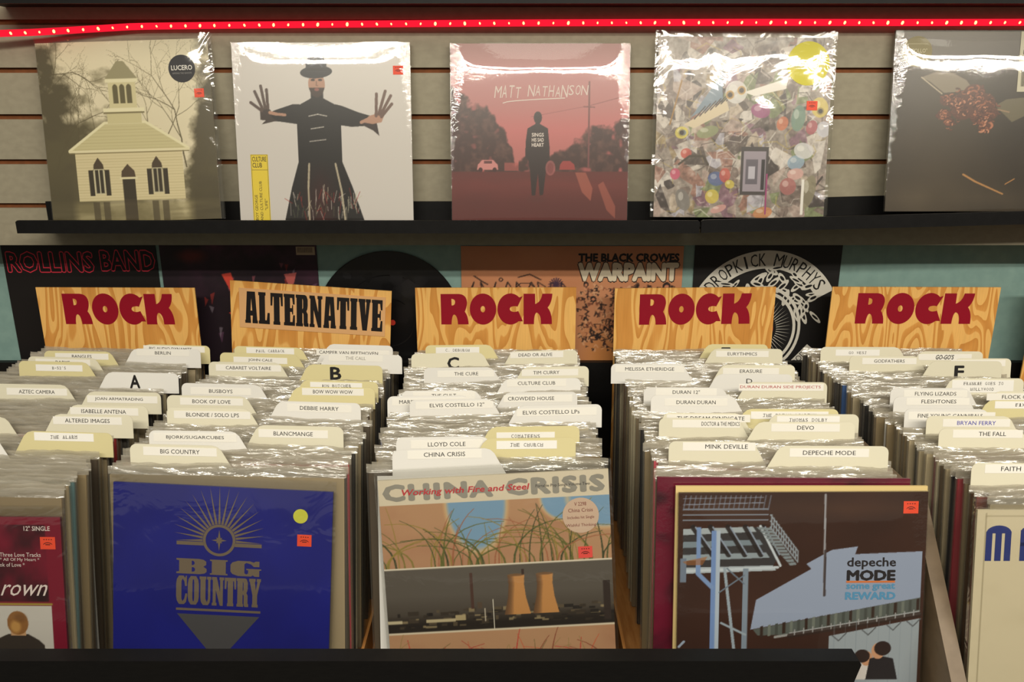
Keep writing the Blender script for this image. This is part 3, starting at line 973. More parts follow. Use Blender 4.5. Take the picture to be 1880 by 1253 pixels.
def cover_towers():
    a = Art(340, (222, 210, 184), seed=21)
    rng = np.random.default_rng(8)

    def grass_band(y0, y1, cols, n, sky):
        m = ((a.Y > y0) & (a.Y < y1)) * 1.0
        a.mix(m, (186, 144, 108))
        nz = a.noise(4, 6, 4, 31)
        a.mix(m * np.clip(nz * 2 - .8, 0, 1) * .6, (168, 118, 90))
        if sky:
            for cx, rx, ry in ((.42, .13, .22), (.80, .10, .10), (.98, .16, .14)):
                d = ((a.X - cx) / rx) ** 2 + ((a.Y - y1) / ry) ** 2
                a.mix(m * np.clip((1.15 - d) * 4, 0, 1), (124, 160, 190)); a.mix(m * np.clip(1 - np.abs(d - 1.05) * 4, 0, 1) * .6, (228, 190, 130))
        for i in range(n):
            x = rng.uniform(-.05, 1.02); h = (y1 - y0) * rng.uniform(.5, 1.15); b = rng.normal(0, .16); p = []
            for k in range(9):
                t = k / 8
                p.append((x + b * t * t * 1.3, min(y1, y0 + h * (t - .35 * t ** 3 * abs(b) * 5))))
            a.line(p, rng.uniform(.004, .010), cols[rng.integers(len(cols))], .85, .0025)
        a.mix(((a.Y <= y0) & (a.Y > y0 - .02)) * 1.0, (226, 216, 194))
    grass_band(.60, .885, [(72, 84, 44), (96, 100, 48), (130, 120, 56), (150, 130, 62), (56, 66, 40), (160, 100, 70)], 75, True)
    # stripe with works and two tall cooling stacks at dusk
    a.rect(0, .305, 1, .592, (92, 86, 78))
    m = ((a.Y > .305) & (a.Y < .592)) * 1.0
    a.mix(m * np.clip((.47 - a.Y) * 6, 0, 1), (60, 52, 44)); a.mix(m * np.clip((.385 - a.Y) * 20, 0, 1), (36, 30, 26))
    for i in range(120):
        x, y = rng.random(), rng.uniform(.32, .40); w = rng.uniform(.01, .05)
        a.rect(x, y, x + w, y + rng.uniform(.004, .02), [(54, 46, 38), (96, 84, 64), (30, 26, 24), (150, 134, 100), (70, 60, 48)][rng.integers(5)], .8)
    a.rect(.0, .345, .065, .36, (196, 184, 150)); a.rect(.17, .345, .30, .36, (190, 176, 140)); a.rect(.30, .35, .345, .375, (176, 160, 120))
    for cx in (.575, .70):
        L0 = [(cx - .058, .365), (cx - .040, .44), (cx - .034, .50), (cx - .037, .545), (cx + .037, .545), (cx + .034, .50), (cx + .040, .44), (cx + .058, .365)]
        a.poly(L0, (196, 140, 82))
        for k in range(10):
            t = k / 10
            a.poly([(cx - .058 + t * .045, .365), (cx - .040 + t * .03, .44), (cx - .034 + t * .03, .50), (cx - .037 + t * .03, .545), (cx - .037, .545), (cx - .034, .50), (cx - .040, .44), (cx - .058, .365)], (80, 58, 42), .16)
        a.ell(cx, .545, .037, .006, (120, 88, 58))
    a.rect(.372, .40, .386, .565, (78, 54, 46)); a.rect(.60, .545, .612, .57, (60, 44, 38)); a.rect(.955, .32, .985, .50, (52, 42, 38))
    a.rect(.467, .305, .471, .44, (230, 224, 206)); a.rect(.43, .34, .434, .40, (200, 190, 170)); a.rect(.40, .40, .42, .43, (90, 72, 56), .7)
    grass_band(0, .296, [(170, 60, 50), (190, 40, 40), (110, 100, 60), (150, 130, 80), (200, 90, 60), (130, 60, 44)], 85, False)
    return a


def cover_works():
    """steel gantry and a slanting pale building"""
    a = Art(340, (62, 38, 30), seed=17)
    a.ys = 0.715
    n = a.noise(3, 5, 4, 3)
    a.mix(np.clip(n * 1.5 - .4, 0, 1) * .6, (44, 28, 24)); a.mix(np.clip(1 - np.abs(a.Y - .93) / .05, 0, 1) * .4 * a.noise(4, 2, 2, 5), (96, 66, 44))
    B, D, K = (150, 164, 184), (104, 118, 134), (38, 32, 32)
    # pale slab
    pale = [(.30, .20), (.32, .375), (.54, .555), (.52, .585), (.62, .665), (.725, .685), (.715, .64), (.985, .655), (.985, .385)]
    a.poly(pale, (146, 158, 182))
    msk = a.noise(50, 6, 3, 6)
    a.poly([(.31, .20), (.985, .385), (.985, .30), (.50, .17), (.33, .165)], (86, 92, 88))
    for i in range(22):
        x = .34 + i * .03; y = .165 + (x - .31) * .25
        a.poly([(x, y - .02), (x + .012, y - .017), (x + .012, y + .05), (x, y + .045)], [(54, 40, 34), (110, 116, 108), (70, 74, 70)][i % 3])
    a.line([(.40, .155), (.985, .29)], .010, (150, 150, 150)); a.line([(.46, .178), (.985, .305)], .004, (170, 172, 176)); a.line([(.46, .162), (.985, .285)], .02, (48, 36, 32), .8)
    for i in range(14):
        x = .48 + i * .037; y = .163 + (x - .46) * .235
        a.line([(x, y), (x, y + .03)], .004, (160, 160, 162))
    a.poly([(.62, .16), (.985, .262), (.985, -.4), (.62, -.4)], (150, 160, 168))
    for i in range(8):
        a.rect(.64 + i * .045, -.4, .642 + i * .045, .25, (124, 136, 146), .6)
    for x in (.66, .78, .88, .96):
        y = .13 + (x - .62) * .28
        a.line([(x - .025, y + .02), (x, y - .01), (x + .03, y + .035)], .005, (92, 96, 100))
    # gantry: floor beams seen from below, columns, rail, braces
    a.poly([(.02, .78), (.33, .80), (.41, .64), (.38, .56), (.02, .55)], (56, 54, 56))
    for i in range(4):
        y = .79 - i * .075
        a.poly([(.02, y), (.30 + i * .028, y + .012), (.315 + i * .028, y - .018), (.02, y - .035)], [(160, 170, 176), (120, 134, 144), (140, 152, 160), (168, 178, 186)][i])
    for i in range(5):
        a.line([(.06 + i * .07, .80), (.14 + i * .065, .64)], .022, K, .9); a.line([(.07 + i * .07, .80), (.15 + i * .065, .64)], .006, B, .9)
    a.line([(.02, .545), (.405, .565)], .010, (190, 200, 208)); a.line([(.33, .805), (.415, .575)], .010, (190, 200, 208))
    for i in range(12):   # stair treads
        t = i / 11
        a.poly([(.315 + t * .13, .80 - t * .21), (.375 + t * .10, .795 - t * .20), (.38 + t * .10, .78 - t * .20), (.325 + t * .13, .785 - t * .21)], (126, 136, 142))
        a.line([(.375 + t * .11, .80 - t * .2), (.375 + t * .11, .87 - t * .21)], .005, (140, 150, 160))
    for h in (.0, .035, .07):
        a.line([(.37, .80 + h), (.485, .595 + h * .9)], .005, (140, 150, 160)); a.line([(.02, .84 + h * .9), (.36, .84 + h * .9)], .005, (130, 140, 156))
    for i in range(18):
        a.line([(.02 + i * .02, .90), (.03 + i * .02, .98)], .005, (110, 120, 140), .7)
    a.line([(.02, .93), (.34, .94)], .004, (140, 150, 170), .8); a.line([(.02, .965), (.34, .97)], .004, (140, 150, 170), .6)
    for x, w, c in ((.135, .026, (112, 140, 190)), (.155, .016, (170, 184, 200)), (.265, .022, (126, 140, 156))):
        a.rect(x, -.4, x + w, .78 if x < .2 else .56, c)
    a.rect(.075, .60, .092, .80, (120, 146, 190)); a.line([(.083, .61), (.083, .53), (.14, .45)], .018, (120, 146, 190))
    a.line([(.19, .56), (.24, .02)], .012, (150, 164, 176)); a.line([(.18, .24), (.28, .17)], .009, (150, 164, 176)); a.line([(.27, .52), (.17, .42)], .006, D); a.line([(.20, .56), (.27, .47)], .006, D)
    a.line([(.03, .13), (.01, .10)], .01, B); a.rect(.01, .48, .035, .62, (110, 122, 140)); a.poly([(.02, .60), (.12, .63), (.10, .58), (.04, .58)], (160, 96, 50), .6)
    a.line([(.588, .985), (.594, .40)], .008, (150, 150, 156)); a.line([(.594, .66), (.596, .40)], .010, (70, 62, 64))
    # two heads low down
    for x, y, r, fl in ((.765, .03, .033, 1), (.835, .075, .036, -1)):
        a.poly([(x - .06, -.1), (x - .045, y - .05), (x, y - .035), (x + .05, y - .05), (x + .07, -.1)], (214, 208, 204) if fl > 0 else (36, 32, 36))
        a.ell(x + fl * .012, y - .005, r * .75, r * .95, (196, 146, 112)); a.ell(x - fl * .006, y + .010, r * .95, r * .85, (44, 30, 28))
    return a


def cover_cream():
    a = Art(200, (214, 202, 170), seed=30)
    n = a.noise(6, 6, 4, 2)
    a.mix(np.clip(n * 2 - 1, 0, 1) * .5, (200, 186, 152))
    a.rect(.035, 0, .038, .985, (120, 108, 80)); a.rect(.035, .972, 1, .975, (150, 138, 108))
    a.rect(.36, 0, .98, .69, (120, 108, 84)); a.rect(.375, 0, .98, .675, (150, 140, 60)); m = ((a.X > .375) & (a.Y < .675)) * 1.0
    a.mix(m * np.clip((a.Y - .55) * 8, 0, 1), (40, 44, 76)); a.mix(m * a.noise(8, 8, 4, 6) * .6, (90, 110, 90))
    return a


# ------------------------------------------------------------------ covers: things
def sticker(parent, x, z, w, h, y, col, round_=False, marks=True, name='price_sticker', label=None):
    b = MB()
    if round_:
        b.prism(arc(x, z, w / 2, w / 2, 0, 345, 30), y, y + 0.0003, col, M['print'])
    else:
        b.prism([(x - w / 2, z - h / 2), (x + w / 2, z - h / 2), (x + w / 2, z + h / 2), (x - w / 2, z + h / 2)], y, y + 0.0003, col, M['print'])
    if marks:
        k = L(90, 26, 20)
        y2 = y - 0.0001
        p = arc(x, z - h * .28, w * .36, h * .36, 35, 145, 8)
        b.flat([p + [(q[0], q[1] - h * .07) for q in reversed(p)]], y2, k, M['print'])
        b.flat([[(x - w * .16, z - h * .16), (x + w * .16, z - h * .16), (x + w * .16, z - h * .08), (x - w * .16, z - h * .08)]], y2, k, M['print'])
        for i in range(4):
            xx = x - w * .27 + i * w * .16
            b.flat([[(xx, z + h * .26), (xx + w * .08, z + h * .26), (xx + w * .08, z + h * .34), (xx, z + h * .34)]], y2, k, M['print'])
    o = b.build(name, parent)
    if label: o['label'] = label
    return b, o


ORANGE = L(238, 78, 48)


def wavy(n, seed, amp, freqs=(2, 5, 9)):
    rng = np.random.default_rng(seed)
    x = np.linspace(0, 1, n)
    y = np.zeros(n)
    for f in freqs:
        y += np.sin(x * f * 6.283 * rng.uniform(.7, 1.3) + rng.uniform(0, 6.28)) * rng.uniform(.4, 1) / math.sqrt(f)
    return y * amp


def film_front(parent, w, h, mat, name, over=0.0, over_top=0.0, bulge=0.0015, seed=0, rough=0.0006, t=0.004, dx=0.0):
    """plastic over a record: a softly bulging front sheet, folded round the sides to a back sheet"""
    b = MB()
    n = 36
    xs = np.linspace(-w / 2 - over + dx, w / 2 + over + dx, n)
    zs = np.linspace(-0.0002, h + over_top, n)
    X, Z = np.meshgrid(xs, zs)
    u, v = np.meshgrid(np.linspace(0, 1, n), np.linspace(0, 1, n))
    rng = np.random.default_rng(seed)
    nz = np.zeros_like(u)
    for k in range(7):
        fx, fy = rng.uniform(1, 7), rng.uniform(1, 7)
        nz += np.sin(u * fx * 6.283 + v * rng.uniform(-4, 4) + rng.uniform(0, 6)) * np.sin(v * fy * 6.283 + u * rng.uniform(-4, 4) + rng.uniform(0, 6)) / (fx + fy) * 3
    e = np.minimum(np.minimum(u, 1 - u), np.minimum(v, 1 - v))
    k = np.clip(e * 8, 0, 1)
    Yf = -0.0011 - bulge * k * (1 - (2 * u - 1) ** 2 * .6) - (nz + 1.2).clip(0, 3) * rough * k
    b.grid(X, Yf, Z, (1, 1, 1), mat)
    Yb = np.full_like(X, t + 0.0008)
    b.grid(X, Yb, Z, (1, 1, 1), mat, flip=True)
    for c in (0, -1):
        b.grid(np.stack([X[:, c], X[:, c]], 1), np.stack([Yf[:, c], Yb[:, c]], 1), np.stack([Z[:, c], Z[:, c]], 1), (1, 1, 1), mat)
    return b.build(name, parent)


def record(loc, rot, w, h, t, art, label, mat='print', edge=(150, 140, 120), group=None, decorate=None):
    root = tag(empty('record', loc, rot), label, 'record', group)
    b = MB()
    b.box((-w / 2, 0.00005, 0), (w / 2, t, h), L(*edge), M[mat])
    if art is not None:
        art_grid(b, art, -w / 2, w / 2, 0.0, h, 0.0, M[mat])
    if decorate:
        decorate(b, w, h)
    b.build('jacket', root)
    return root


def pose_top(p0, p1, Y):
    a, c = on_y(*p0, Y), on_y(*p1, Y)
    d = c - a
    return (a + c) / 2, d.length, math.atan2(d.z, d.x)


def wall_record(p0, p1, Ytop, lean, h, **kw):
    """p0, p1: the jacket's upper corners in the photograph"""
    mid, w, roll = pose_top(p0, p1, Ytop)
    rot = (lean, roll, 0)
    up = Matrix.Rotation(-lean, 3, 'X') @ Matrix.Rotation(-roll, 3, 'Y') @ Vector((0, 0, h))
    return mid - up, rot, w


LEAN_W = R(8.8)



def wall_rec(p0, p1, art, label, zfloor, Yt=1.485, h=0.312, lean=LEAN_W, **kw):
    loc, rot, w = wall_record(p0, p1, Yt, lean, h)
    # stand it on the ledge: the lower of the two bottom corners touches
    loc.z = zfloor + abs(math.sin(rot[1])) * w / 2 + 0.0012
    return record(loc, rot, w, h, 0.004, art, label, group=None, **kw), w, h


Z_LEDGE = CAM_Z - 0.2158 + 0.010

r1, w, h = wall_rec((66, 92), (381, 82), cover_house(), 'record with a sepia picture of a pale towered house, loose clear bag', Z_LEDGE, mat='gloss')
r1['category'] = 'record'
film_front(r1, w, h, M['bag'], 'plastic_bag', 0.004, 0.010, 0.0015, 3, 0.00028, dx=0.003)
b, o = sticker(r1, w * (.84 - .5), h * .84, .047, .047, -0.0006, L(38, 38, 44), True, False, 'hype_sticker', 'round black sticker')
b2 = MB()
add_text(b2, 'LUCERO', w * .34, h * .845, .037, -0.0008, L(226, 222, 214), M['print'], height=.0085, bold=.02)
add_text(b2, 'AMONG THE GHOSTS', w * .34, h * .815, .034, -0.0008, L(150, 148, 146), M['print'], height=.0028)
b2.build('sticker_lettering', o)
sticker(r1, w * .43, h * .705, .017, .015, -0.0006, ORANGE)


def deco_figure(b, w, h):
    x0, x1 = w * (.075 - .5), w * (.175 - .5)
    y = -0.0003
    c = L(226, 200, 58)
    b.flat([[(x0, 0.0005), (x1, 0.0005), (x1, h * .388), (x0, h * .388)]], y, c, M['print'])
    k = L(60, 50, 24)
    for z in (h * .30, h * .384, h * .006):
        b.flat([[(x0 + .001, z), (x1 - .001, z), (x1 - .001, z + .0006), (x0 + .001, z + .0006)]], y - .0001, k, M['print'])
    for x in (x0 + .001, x1 - .0016):
        b.flat([[(x, .002), (x + .0006, .002), (x + .0006, h * .384), (x, h * .384)]], y - .0001, k, M['print'])
    add_text(b, 'CULTURE', (x0 + x1) / 2, h * .362, .025, y - .0002, k, M['print'], height=.0085, bold=.01)
    add_text(b, 'CLUB', (x0 + x1) / 2 - .004, h * .328, .017, y - .0002, k, M['print'], height=.0085, bold=.01)
    add_text(b, 'BOY GEORGE', x0 + w * .022, h * .088, .045, y - .0002, k, M['print'], height=.0048, rot=R(90))
    add_text(b, 'AND CULTURE CLUB', x0 + w * .050, h * .125, .070, y - .0002, k, M['print'], height=.0048, rot=R(90))
    add_text(b, '"LIFE"', x0 + w * .078, h * .105, .020, y - .0002, k, M['print'], height=.0048, rot=R(90))


r2, w, h = wall_rec((424, 80), (752, 79), cover_figure(), 'white record cover with a dark dressed figure in a hat spreading both arms', Z_LEDGE, decorate=deco_figure, lean=R(7.4), mat='gloss', edge=(220, 214, 206))
film_front(r2, w, h, M['wrap'], 'shrink_wrap', 0.0008, 0.001, 0.0012, 8, 0.00003)
sticker(r2, w * .432, h * .85, .018, .015, -0.0006, ORANGE)


def deco_road(b, w, h):
    c = L(222, 206, 198)
    y = -0.0003
    # loose hand lettering: every capital set apart and a little off the line
    rng = random.Random(5)
    s = 'MATT NATHANSON'
    for i, ch in enumerate(s):
        if ch == ' ': continue
        x = w * (-.235 + .485 * i / 13)
        add_text(b, ch, x, h * (.735 + .010 * i / 13) + rng.uniform(-.0015, .0015), w * .030 * (1.25 if ch in 'MN' else .95), y, c, M['print'], height=h * .062 * rng.uniform(.85, 1.12), shear=.12, bold=-.012)
    p = [(w * (-.21 + .35 * t), h * (.672 + .028 * math.sqrt(t))) for t in [i / 14 for i in range(15)]]
    b.flat([p + [(q[0], q[1] + .0018) for q in reversed(p)]], y, c, M['print'])
    for s, z in (('SINGS', .500), ('HIS SAD', .472), ('HEART', .444)):
        add_text(b, s, w * -.012, h * z, w * .068, y, L(226, 214, 206), M['print'], height=h * .021, bold=.02)


r3, w, h = wall_rec((827, 83), (1157, 83), cover_road(), 'rose red record cover with a lone walker on an evening street', Z_LEDGE, decorate=deco_road, mat='gloss', edge=(120, 60, 56))
film_front(r3, w, h, M['wrap'], 'shrink_wrap', 0.0012, 0.001, 0.003, 12, 0.00006)
sticker(r3, w * .42, h * .875, .018, .015, -0.0006, ORANGE)

r4, w, h = wall_rec((1210, 70), (1531, 73), cover_collage(), 'record with a busy many-coloured paper collage and a yellow round sticker', CAM_Z - 0.2150 + 0.0185, mat='gloss')
film_front(r4, w, h, M['bag'], 'plastic_bag', 0.006, 0.011, 0.0020, 21, 0.00040)
b, o = sticker(r4, w * .36, h * .86, .075, .075, -0.0006, L(214, 204, 60), True, False, 'hype_sticker', 'large round yellow sticker')
b2 = MB()
b2.prism([(w * .25, h * .83), (w * .46, h * .83), (w * .46, h * .875), (w * .25, h * .875)], -0.0009, -0.0007, L(222, 214, 120), M['print'])
for z in (.865, .851, .838):
    b2.flat([[(w * .28, h * z), (w * .43, h * z), (w * .43, h * z + .0012), (w * .28, h * z + .0012)]], -0.001, L(176, 166, 96), M['print'])
b2.build('sticker_lettering', o)
sticker(r4, w * .395, h * .63, .019, .016, -0.0006, ORANGE)

r5, w, h = wall_rec((1643, 70), (1975, 70), cover_flower(), 'dark record cover with a single dried brown flower', CAM_Z - 0.2150 + 0.031, mat='gloss', edge=(70, 62, 52))
film_front(r5, w, h, M['wrap'], 'shrink_wrap', 0.0008, 0.001, 0.003, 30, 0.00006)
b, o = sticker(r5, w * (.125 - .5), h * .885, .052, .052, -0.0006, L(150, 140, 106), True, False, 'hype_sticker', 'round dull gold sticker')
b2 = MB()
add_text(b2, '"APOLLO"', w * -.375, h * .89, .034, -0.0008, L(214, 206, 176), M['print'], height=.007)
for i, z in enumerate((.925, .865, .85)):
    b2.flat([[(w * -.43, h * z), (w * -.32, h * z), (w * -.32, h * z + .001), (w * -.43, h * z + .001)]], -0.0008, L(190, 182, 150), M['print'])
b2.build('sticker_lettering', o)
b, o = sticker(r5, w * .335, h * .83, .090, .102, -0.0006, L(206, 200, 178), False, False, 'barcode_sticker', 'pale barcode sticker')
b2 = MB()
kx = w * .335 - .045
for i, s in enumerate('S&B'):
    add_text(b2, s, kx + .010, h * .83 + .037 - i * .0105, .0075, -0.0008, L(60, 56, 50), M['print'], height=.008)
add_text(b2, 'YO', kx + .010, h * .83 + .004, .006, -0.0008, L(90, 86, 76), M['print'], height=.004)
b2.flat([[(kx + .004, h * .83 + .0095), (kx + .08, h * .83 + .0095), (kx + .08, h * .83 + .0102), (kx + .004, h * .83 + .0102)]], -0.0008, L(120, 116, 100), M['print'])
rng = random.Random(3)
for i in range(22):
    x = kx + .006 + i * .0016
    b2.flat([[(x, h * .83 - .042), (x + rng.choice([.0005, .0008, .0011]), h * .83 - .042), (x + rng.choice([.0005, .0008, .0011]), h * .83 - .010), (x, h * .83 - .010)]], -0.0008, L(50, 46, 42), M['print'])
b2.build('barcode', o)

# ------------------------------------------------------------------ posters and sleeves pinned on the teal wall
Yp = Y_TEAL - 0.003


def wall_flat(name, p0, p1, h, label, cat, art=None, deco=None, col=(20, 18, 18), group=None, dy=0.0):
    mid, w, roll = pose_top(p0, p1, Yp - dy)
    root = tag(empty(name, (mid.x, Yp - dy, mid.z - h), (0, roll, 0)), label, cat, group)
    b = MB()
    b.box((-w / 2, 0.00005, 0), (w / 2, 0.0025, h), L(*col), M['print'])
    if art is not None:
        art_grid(b, art, -w / 2, w / 2, 0, h, 0, M['print'])
    if deco: deco(b, w, h)
    b.build('printed_board', root)
    return root, w, h


def outline_text(b, s, x0, x1, z0, z1, y, col, inner, mat, bold):
    cx, cz = (x0 + x1) / 2, (z0 + z1) / 2
    sz = text_shape(s)[2]
    b2 = bold * .35
    add_text(b, s, cx, cz, x1 - x0, y, col, mat, height=z1 - z0, bold=bold)
    add_text(b, s, cx, cz, (x1 - x0) * (sz[0] + 2 * b2) / (sz[0] + 2 * bold), y - .0002, inner, mat, height=(z1 - z0) * (sz[1] + 2 * b2) / (sz[1] + 2 * bold), bold=b2)


def deco_rollins(b, w, h):
    outline_text(b, 'ROLLINS', w * -.48, w * .09, h * .805, h * .955, -.0002, L(226, 52, 74), L(16, 13, 13), M['print'], .06)
    outline_text(b, 'BAND', w * .13, w * .49, h * .815, h * .965, -.0002, L(226, 52, 74), L(16, 13, 13), M['print'], .06)


wall_flat('poster', (0, 449), (284, 449), 0.305, 'black poster with hollow red lettering pinned on the teal wall', 'poster', deco=deco_rollins, col=(22, 18, 17))


def art_dark():
    a = Art(200, (34, 22, 30), seed=40)
    n = a.noise(4, 4, 5, 3)
    a.mix(np.clip(n * 2 - .8, 0, 1) * np.clip((a.Y - .5) * 2, 0, 1), (110, 52, 84)); a.mix(np.clip((.9 - a.Y) * 1.2, 0, 1) * np.clip(1.1 - n * 2, 0, 1) * .6, (20, 14, 18))
    rng = np.random.default_rng(41)
    for i in range(34):
        x, y = rng.random(), rng.uniform(.15, .9)
        c = [(190, 60, 50), (170, 90, 100), (120, 80, 110), (150, 140, 150)][rng.integers(4)]
        a.poly([(x, y), (x + rng.uniform(.01, .04), y + rng.uniform(-.02, .02)), (x + rng.uniform(-.01, .02), y - rng.uniform(.03, .10))], c, .55)
    a.poly([(.38, .80), (.44, .81), (.47, .70), (.43, .68)], (206, 70, 54)); a.poly([(.78, .80), (.86, .81), (.84, .74), (.81, .70)], (180, 90, 84)); a.poly([(.40, .54), (.45, .54), (.46, .48)], (206, 66, 50)); a.ell(.2, .92, .08, .04, (120, 40, 30), .7, .6)
    return a


def deco_dark(b, w, h):
    b.flat([[(w * .37, h * .93), (w * .49, h * .93), (w * .49, h * .985), (w * .37, h * .985)]], -.0002, L(176, 156, 130), M['print'])
    for i in range(13):
        x = w * .38 + i * w * .0075
        b.flat([[(x, h * .945), (x + .001, h * .945), (x + .001, h * .98), (x, h * .98)]], -.0003, L(60, 44, 40), M['print'])


wall_flat('record_cover', (291, 449), (580, 449), 0.312, 'dark purple and red record cover on the teal wall with a small barcode', 'record cover', art=art_dark(), deco=deco_dark, col=(40, 24, 30))

# round black disc behind the second sign
cc = on_y(716, 592, Yp)
disc = tag(empty('vinyl_disc', cc + Vector((0, -0.0028, -0.1515))), 'round black disc half hidden behind the ALTERNATIVE sign', 'record')
b = MB()
n = 72
rr = [0.0, 0.004, 0.05, 0.052, 0.10, 0.102, 0.1500, 0.1515]
vs, fs = [], []
for i, r_ in enumerate(rr[1:]):
    for k in range(n):
        a = 2 * math.pi * k / n
        vs.append((r_ * math.cos(a), 0.0004 if i % 2 else 0.0, 0.1515 + r_ * math.sin(a)))
for i in range(len(rr) - 2):
    for k in range(n):
        k2 = (k + 1) % n
        fs.append((i * n + k, i * n + k2, (i + 1) * n + k2, (i + 1) * n + k))
m0 = len(vs)
for k in range(n):
    a = 2 * math.pi * k / n
    vs.append((0.1515 * math.cos(a), 0.0022, 0.1515 + 0.1515 * math.sin(a)))
for k in range(n):
    k2 = (k + 1) % n
    fs.append(((len(rr) - 2) * n + k, (len(rr) - 2) * n + k2, m0 + k2, m0 + k))
fs.append(tuple(m0 + k for k in range(n)))
b.add(vs, fs, L(22, 21, 22), M['gloss'])
rng = random.Random(9)
for i in range(26):   # faint darker shapes of its picture
    x, z, s = rng.uniform(-.09, .10), rng.uniform(.16, .27), rng.uniform(.008, .025)
    if math.hypot(x, z - .1515) + s < .145:
        b.flat([[(x + s * rng.uniform(.5, 1) * math.cos(a), z + s * rng.uniform(.5, 1) * math.sin(a)) for a in [q_ * .45 for q_ in range(14)]]], -.0002 - i * 2e-5, L(*rng.choice([(27, 26, 28), (17, 16, 17), (31, 30, 32)])), M['gloss'])
b.build('disc_face', disc)
sticker(disc, .006, .1515, .012, .012, -.0004, L(214, 60, 44), True, False, 'spindle_label', 'small red spot on the black disc')


def art_war():
    a = Art(260, (196, 136, 98), ny=150, seed=50)
    n = a.noise(5, 3, 4, 3)
    a.mix(np.clip(n * 1.4 - .4, 0, 1) * .5, (178, 112, 72)); a.mix(np.clip((.42 - a.Y) * 3, 0, 1) * np.clip((a.X - .5) * 8, 0, 1) * .7, (190, 124, 60))
    K = (40, 30, 28)
    rng = np.random.default_rng(51)
    # loose pen drawings along the top of the plain part
    for i in range(9):
        x = .04 + i * .052
        a.line([(x, .62), (x + rng.uniform(-.01, .02), .70), (x + rng.uniform(0, .04), .66)], .006, K)
        a.line([(x, .64), (x + .03, .62)], .008, K)
    a.line([(.06, .75), (.10, .70), (.12, .68)], .008, K); a.line([(.26, .74), (.31, .765), (.36, .72)], .008, K); a.ell(.18, .72, .010, .018, K); a.ell(.18, .72, .005, .010, (196, 136, 98))
    for i in range(11):
        g = i / 10 * math.pi
        a.line([(.43, .66), (.43 + .035 * math.cos(g), .66 + .075 * math.sin(g))], .006, (66, 46, 66))
    a.line([(.24, .64), (.27, .69), (.31, .69), (.34, .64)], .005, K)
    # crowded ink figures under the title
    for i in range(420):
        x = rng.uniform(.545, .985)
        y = rng.uniform(.10, .66)
        if abs(x - .76) > .23 * (1 - max(0, .30 - y) * 1.2): continue
        g = rng.uniform(0, 3.14)
        l = rng.uniform(.012, .045)
        a.line([(x, y), (x + l * math.cos(g) * .6, y + l * math.sin(g)), (x + l * .9 * math.cos(g + .8) * .6, y + l * 1.2 * math.sin(g + .8))], rng.uniform(.003, .011), [K, K, (60, 40, 34), (210, 160, 120), (120, 70, 50)][rng.integers(5)], .9)
    for x, y, r in ((.565, .68, .012), (.93, .665, .018), (.60, .56, .013), (.70, .62, .012), (.83, .62, .013)):
        a.ell(x, y, r, r * 1.9, K); a.ell(x, y - .005, r * .55, r, (196, 130, 96))
    return a


def deco_war(b, w, h):
    k = L(22, 18, 20)
    add_text(b, 'THE BLACK CROWES', w * .755 - w / 2, h * .905, w * .455, -.0003, k, M['print'], height=h * .072, bold=.05)
    add_text(b, 'WARPAINT', w * .755 - w / 2, h * .785, w * .465, -.0003, L(60, 44, 36), M['print'], height=h * .180, bold=.11)
    add_text(b, 'WARPAINT', w * .755 - w / 2, h * .785, w * .455, -.0005, L(216, 204, 178), M['print'], height=h * .158, bold=.07)


wall_flat('poster', (846, 452), (1256, 452), 0.252, 'wide orange poster with ink drawings and pale block lettering on the teal wall', 'poster', art=art_war(), deco=deco_war, col=(170, 110, 70))


